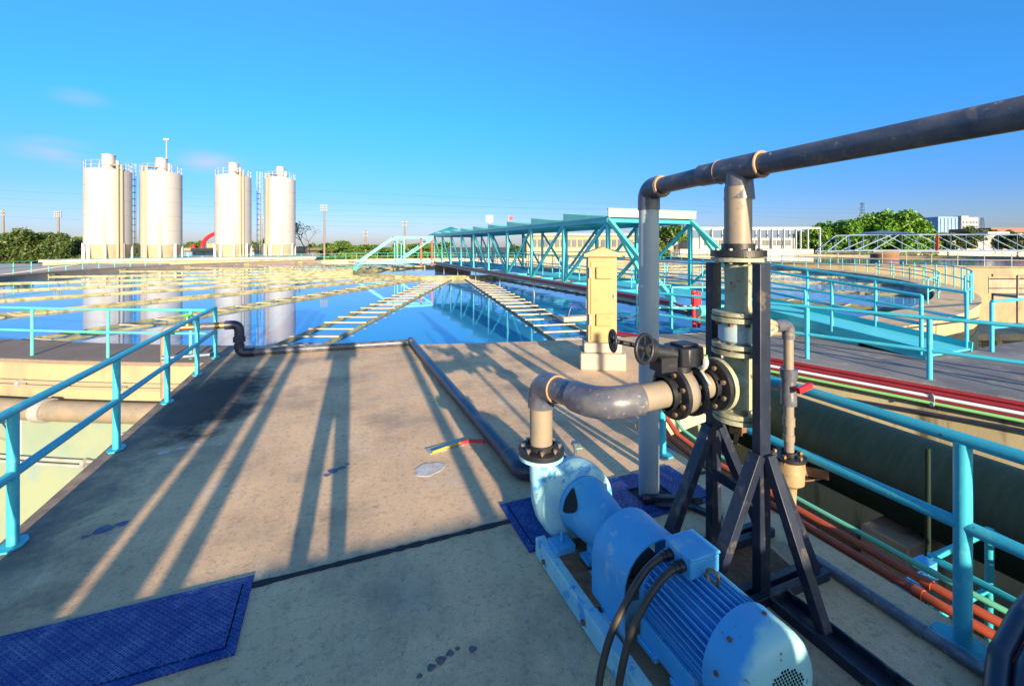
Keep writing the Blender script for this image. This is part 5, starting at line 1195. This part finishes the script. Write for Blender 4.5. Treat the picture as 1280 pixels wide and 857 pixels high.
L.new(sky.outputs[0], mm.inputs[6]); L.new(gr.outputs[0], mm.inputs[7]); 
cm_ = N.new('ShaderNodeMapping'); cm_.inputs['Scale'].default_value = (3.0, 3.0, 16.0); L.new(gtc.outputs['Generated'], cm_.inputs['Vector'])
cn = N.new('ShaderNodeTexNoise'); cn.inputs['Scale'].default_value = 1.7; cn.inputs['Detail'].default_value = 5; L.new(cm_.outputs['Vector'], cn.inputs['Vector'])
c1_ = N.new('ShaderNodeMapRange'); c1_.inputs['From Min'].default_value = .36; c1_.inputs['From Max'].default_value = .66; L.new(cn.outputs['Fac'], c1_.inputs['Value'])
cacc = None
for d0_, rr_, st_ in (((-0.3997, 0.9055, 0.1422),.085,.8),((-0.2136, 0.9646, 0.1544),.075,.6),((-0.3748, 0.8972, 0.2334),.05,.22)):
    vs_ = N.new('ShaderNodeVectorMath'); vs_.operation = 'SUBTRACT'; L.new(gtc.outputs['Generated'], vs_.inputs[0]); vs_.inputs[1].default_value = d0_
    vm_ = N.new('ShaderNodeVectorMath'); vm_.operation = 'MULTIPLY'; L.new(vs_.outputs[0], vm_.inputs[0]); vm_.inputs[1].default_value = (1,1,2.6)
    vl_ = N.new('ShaderNodeVectorMath'); vl_.operation = 'LENGTH'; L.new(vm_.outputs[0], vl_.inputs[0])
    mr_ = N.new('ShaderNodeMapRange'); mr_.interpolation_type = 'SMOOTHSTEP'; mr_.inputs['From Min'].default_value = rr_; mr_.inputs['From Max'].default_value = 0; mr_.inputs['To Max'].default_value = st_; L.new(vl_.outputs['Value'], mr_.inputs['Value'])
    if cacc is None: cacc = mr_.outputs['Result']
    else:
        ad_ = N.new('ShaderNodeMath'); L.new(cacc, ad_.inputs[0]); L.new(mr_.outputs['Result'], ad_.inputs[1]); cacc = ad_.outputs[0]
cmn = N.new('ShaderNodeMath'); cmn.operation = 'MULTIPLY'; L.new(cacc, cmn.inputs[0]); L.new(c1_.outputs['Result'], cmn.inputs[1])
cx_ = N.new('ShaderNodeMix'); cx_.data_type = 'RGBA'; L.new(cmn.outputs[0], cx_.inputs[0]); L.new(mm.outputs[2], cx_.inputs[6]); cx_.inputs[7].default_value = (3.0,2.5,4.0,1)
L.new(cx_.outputs[2], hs.inputs['Color']); L.new(hs.outputs[0], bg.inputs['Color']); bg.inputs['Strength'].default_value = .12
sl = bpy.data.lights.new('Sun', 'SUN'); sl.energy = 4.6; sl.angle = R(.5); sl.color = (1, .79, .54)
so = bpy.data.objects.new('Sun', sl); COL.objects.link(so)
dirv = Vector((math.sin(AZ)*math.cos(R(EL)), math.cos(AZ)*math.cos(R(EL)), -math.sin(R(EL))))
so.rotation_euler = dirv.to_track_quat('-Z', 'Y').to_euler(); so.location = (-1, -10, 10)
cam = bpy.data.cameras.new('Camera'); co = bpy.data.objects.new('Camera', cam); COL.objects.link(co); S.camera = co
cam.sensor_fit = 'HORIZONTAL'; cam.sensor_width = 36; cam.lens = 36*550/1280; cam.clip_start = .05; cam.clip_end = 4000
cam.shift_y = -(428.5-307)/1280
co.location = (0, 0, EYE); co.rotation_euler = (R(90), 0, -YAW)
S.view_settings.view_transform = 'Standard'; S.view_settings.look = 'None'; S.view_settings.exposure = 1.3; S.view_settings.gamma = 1
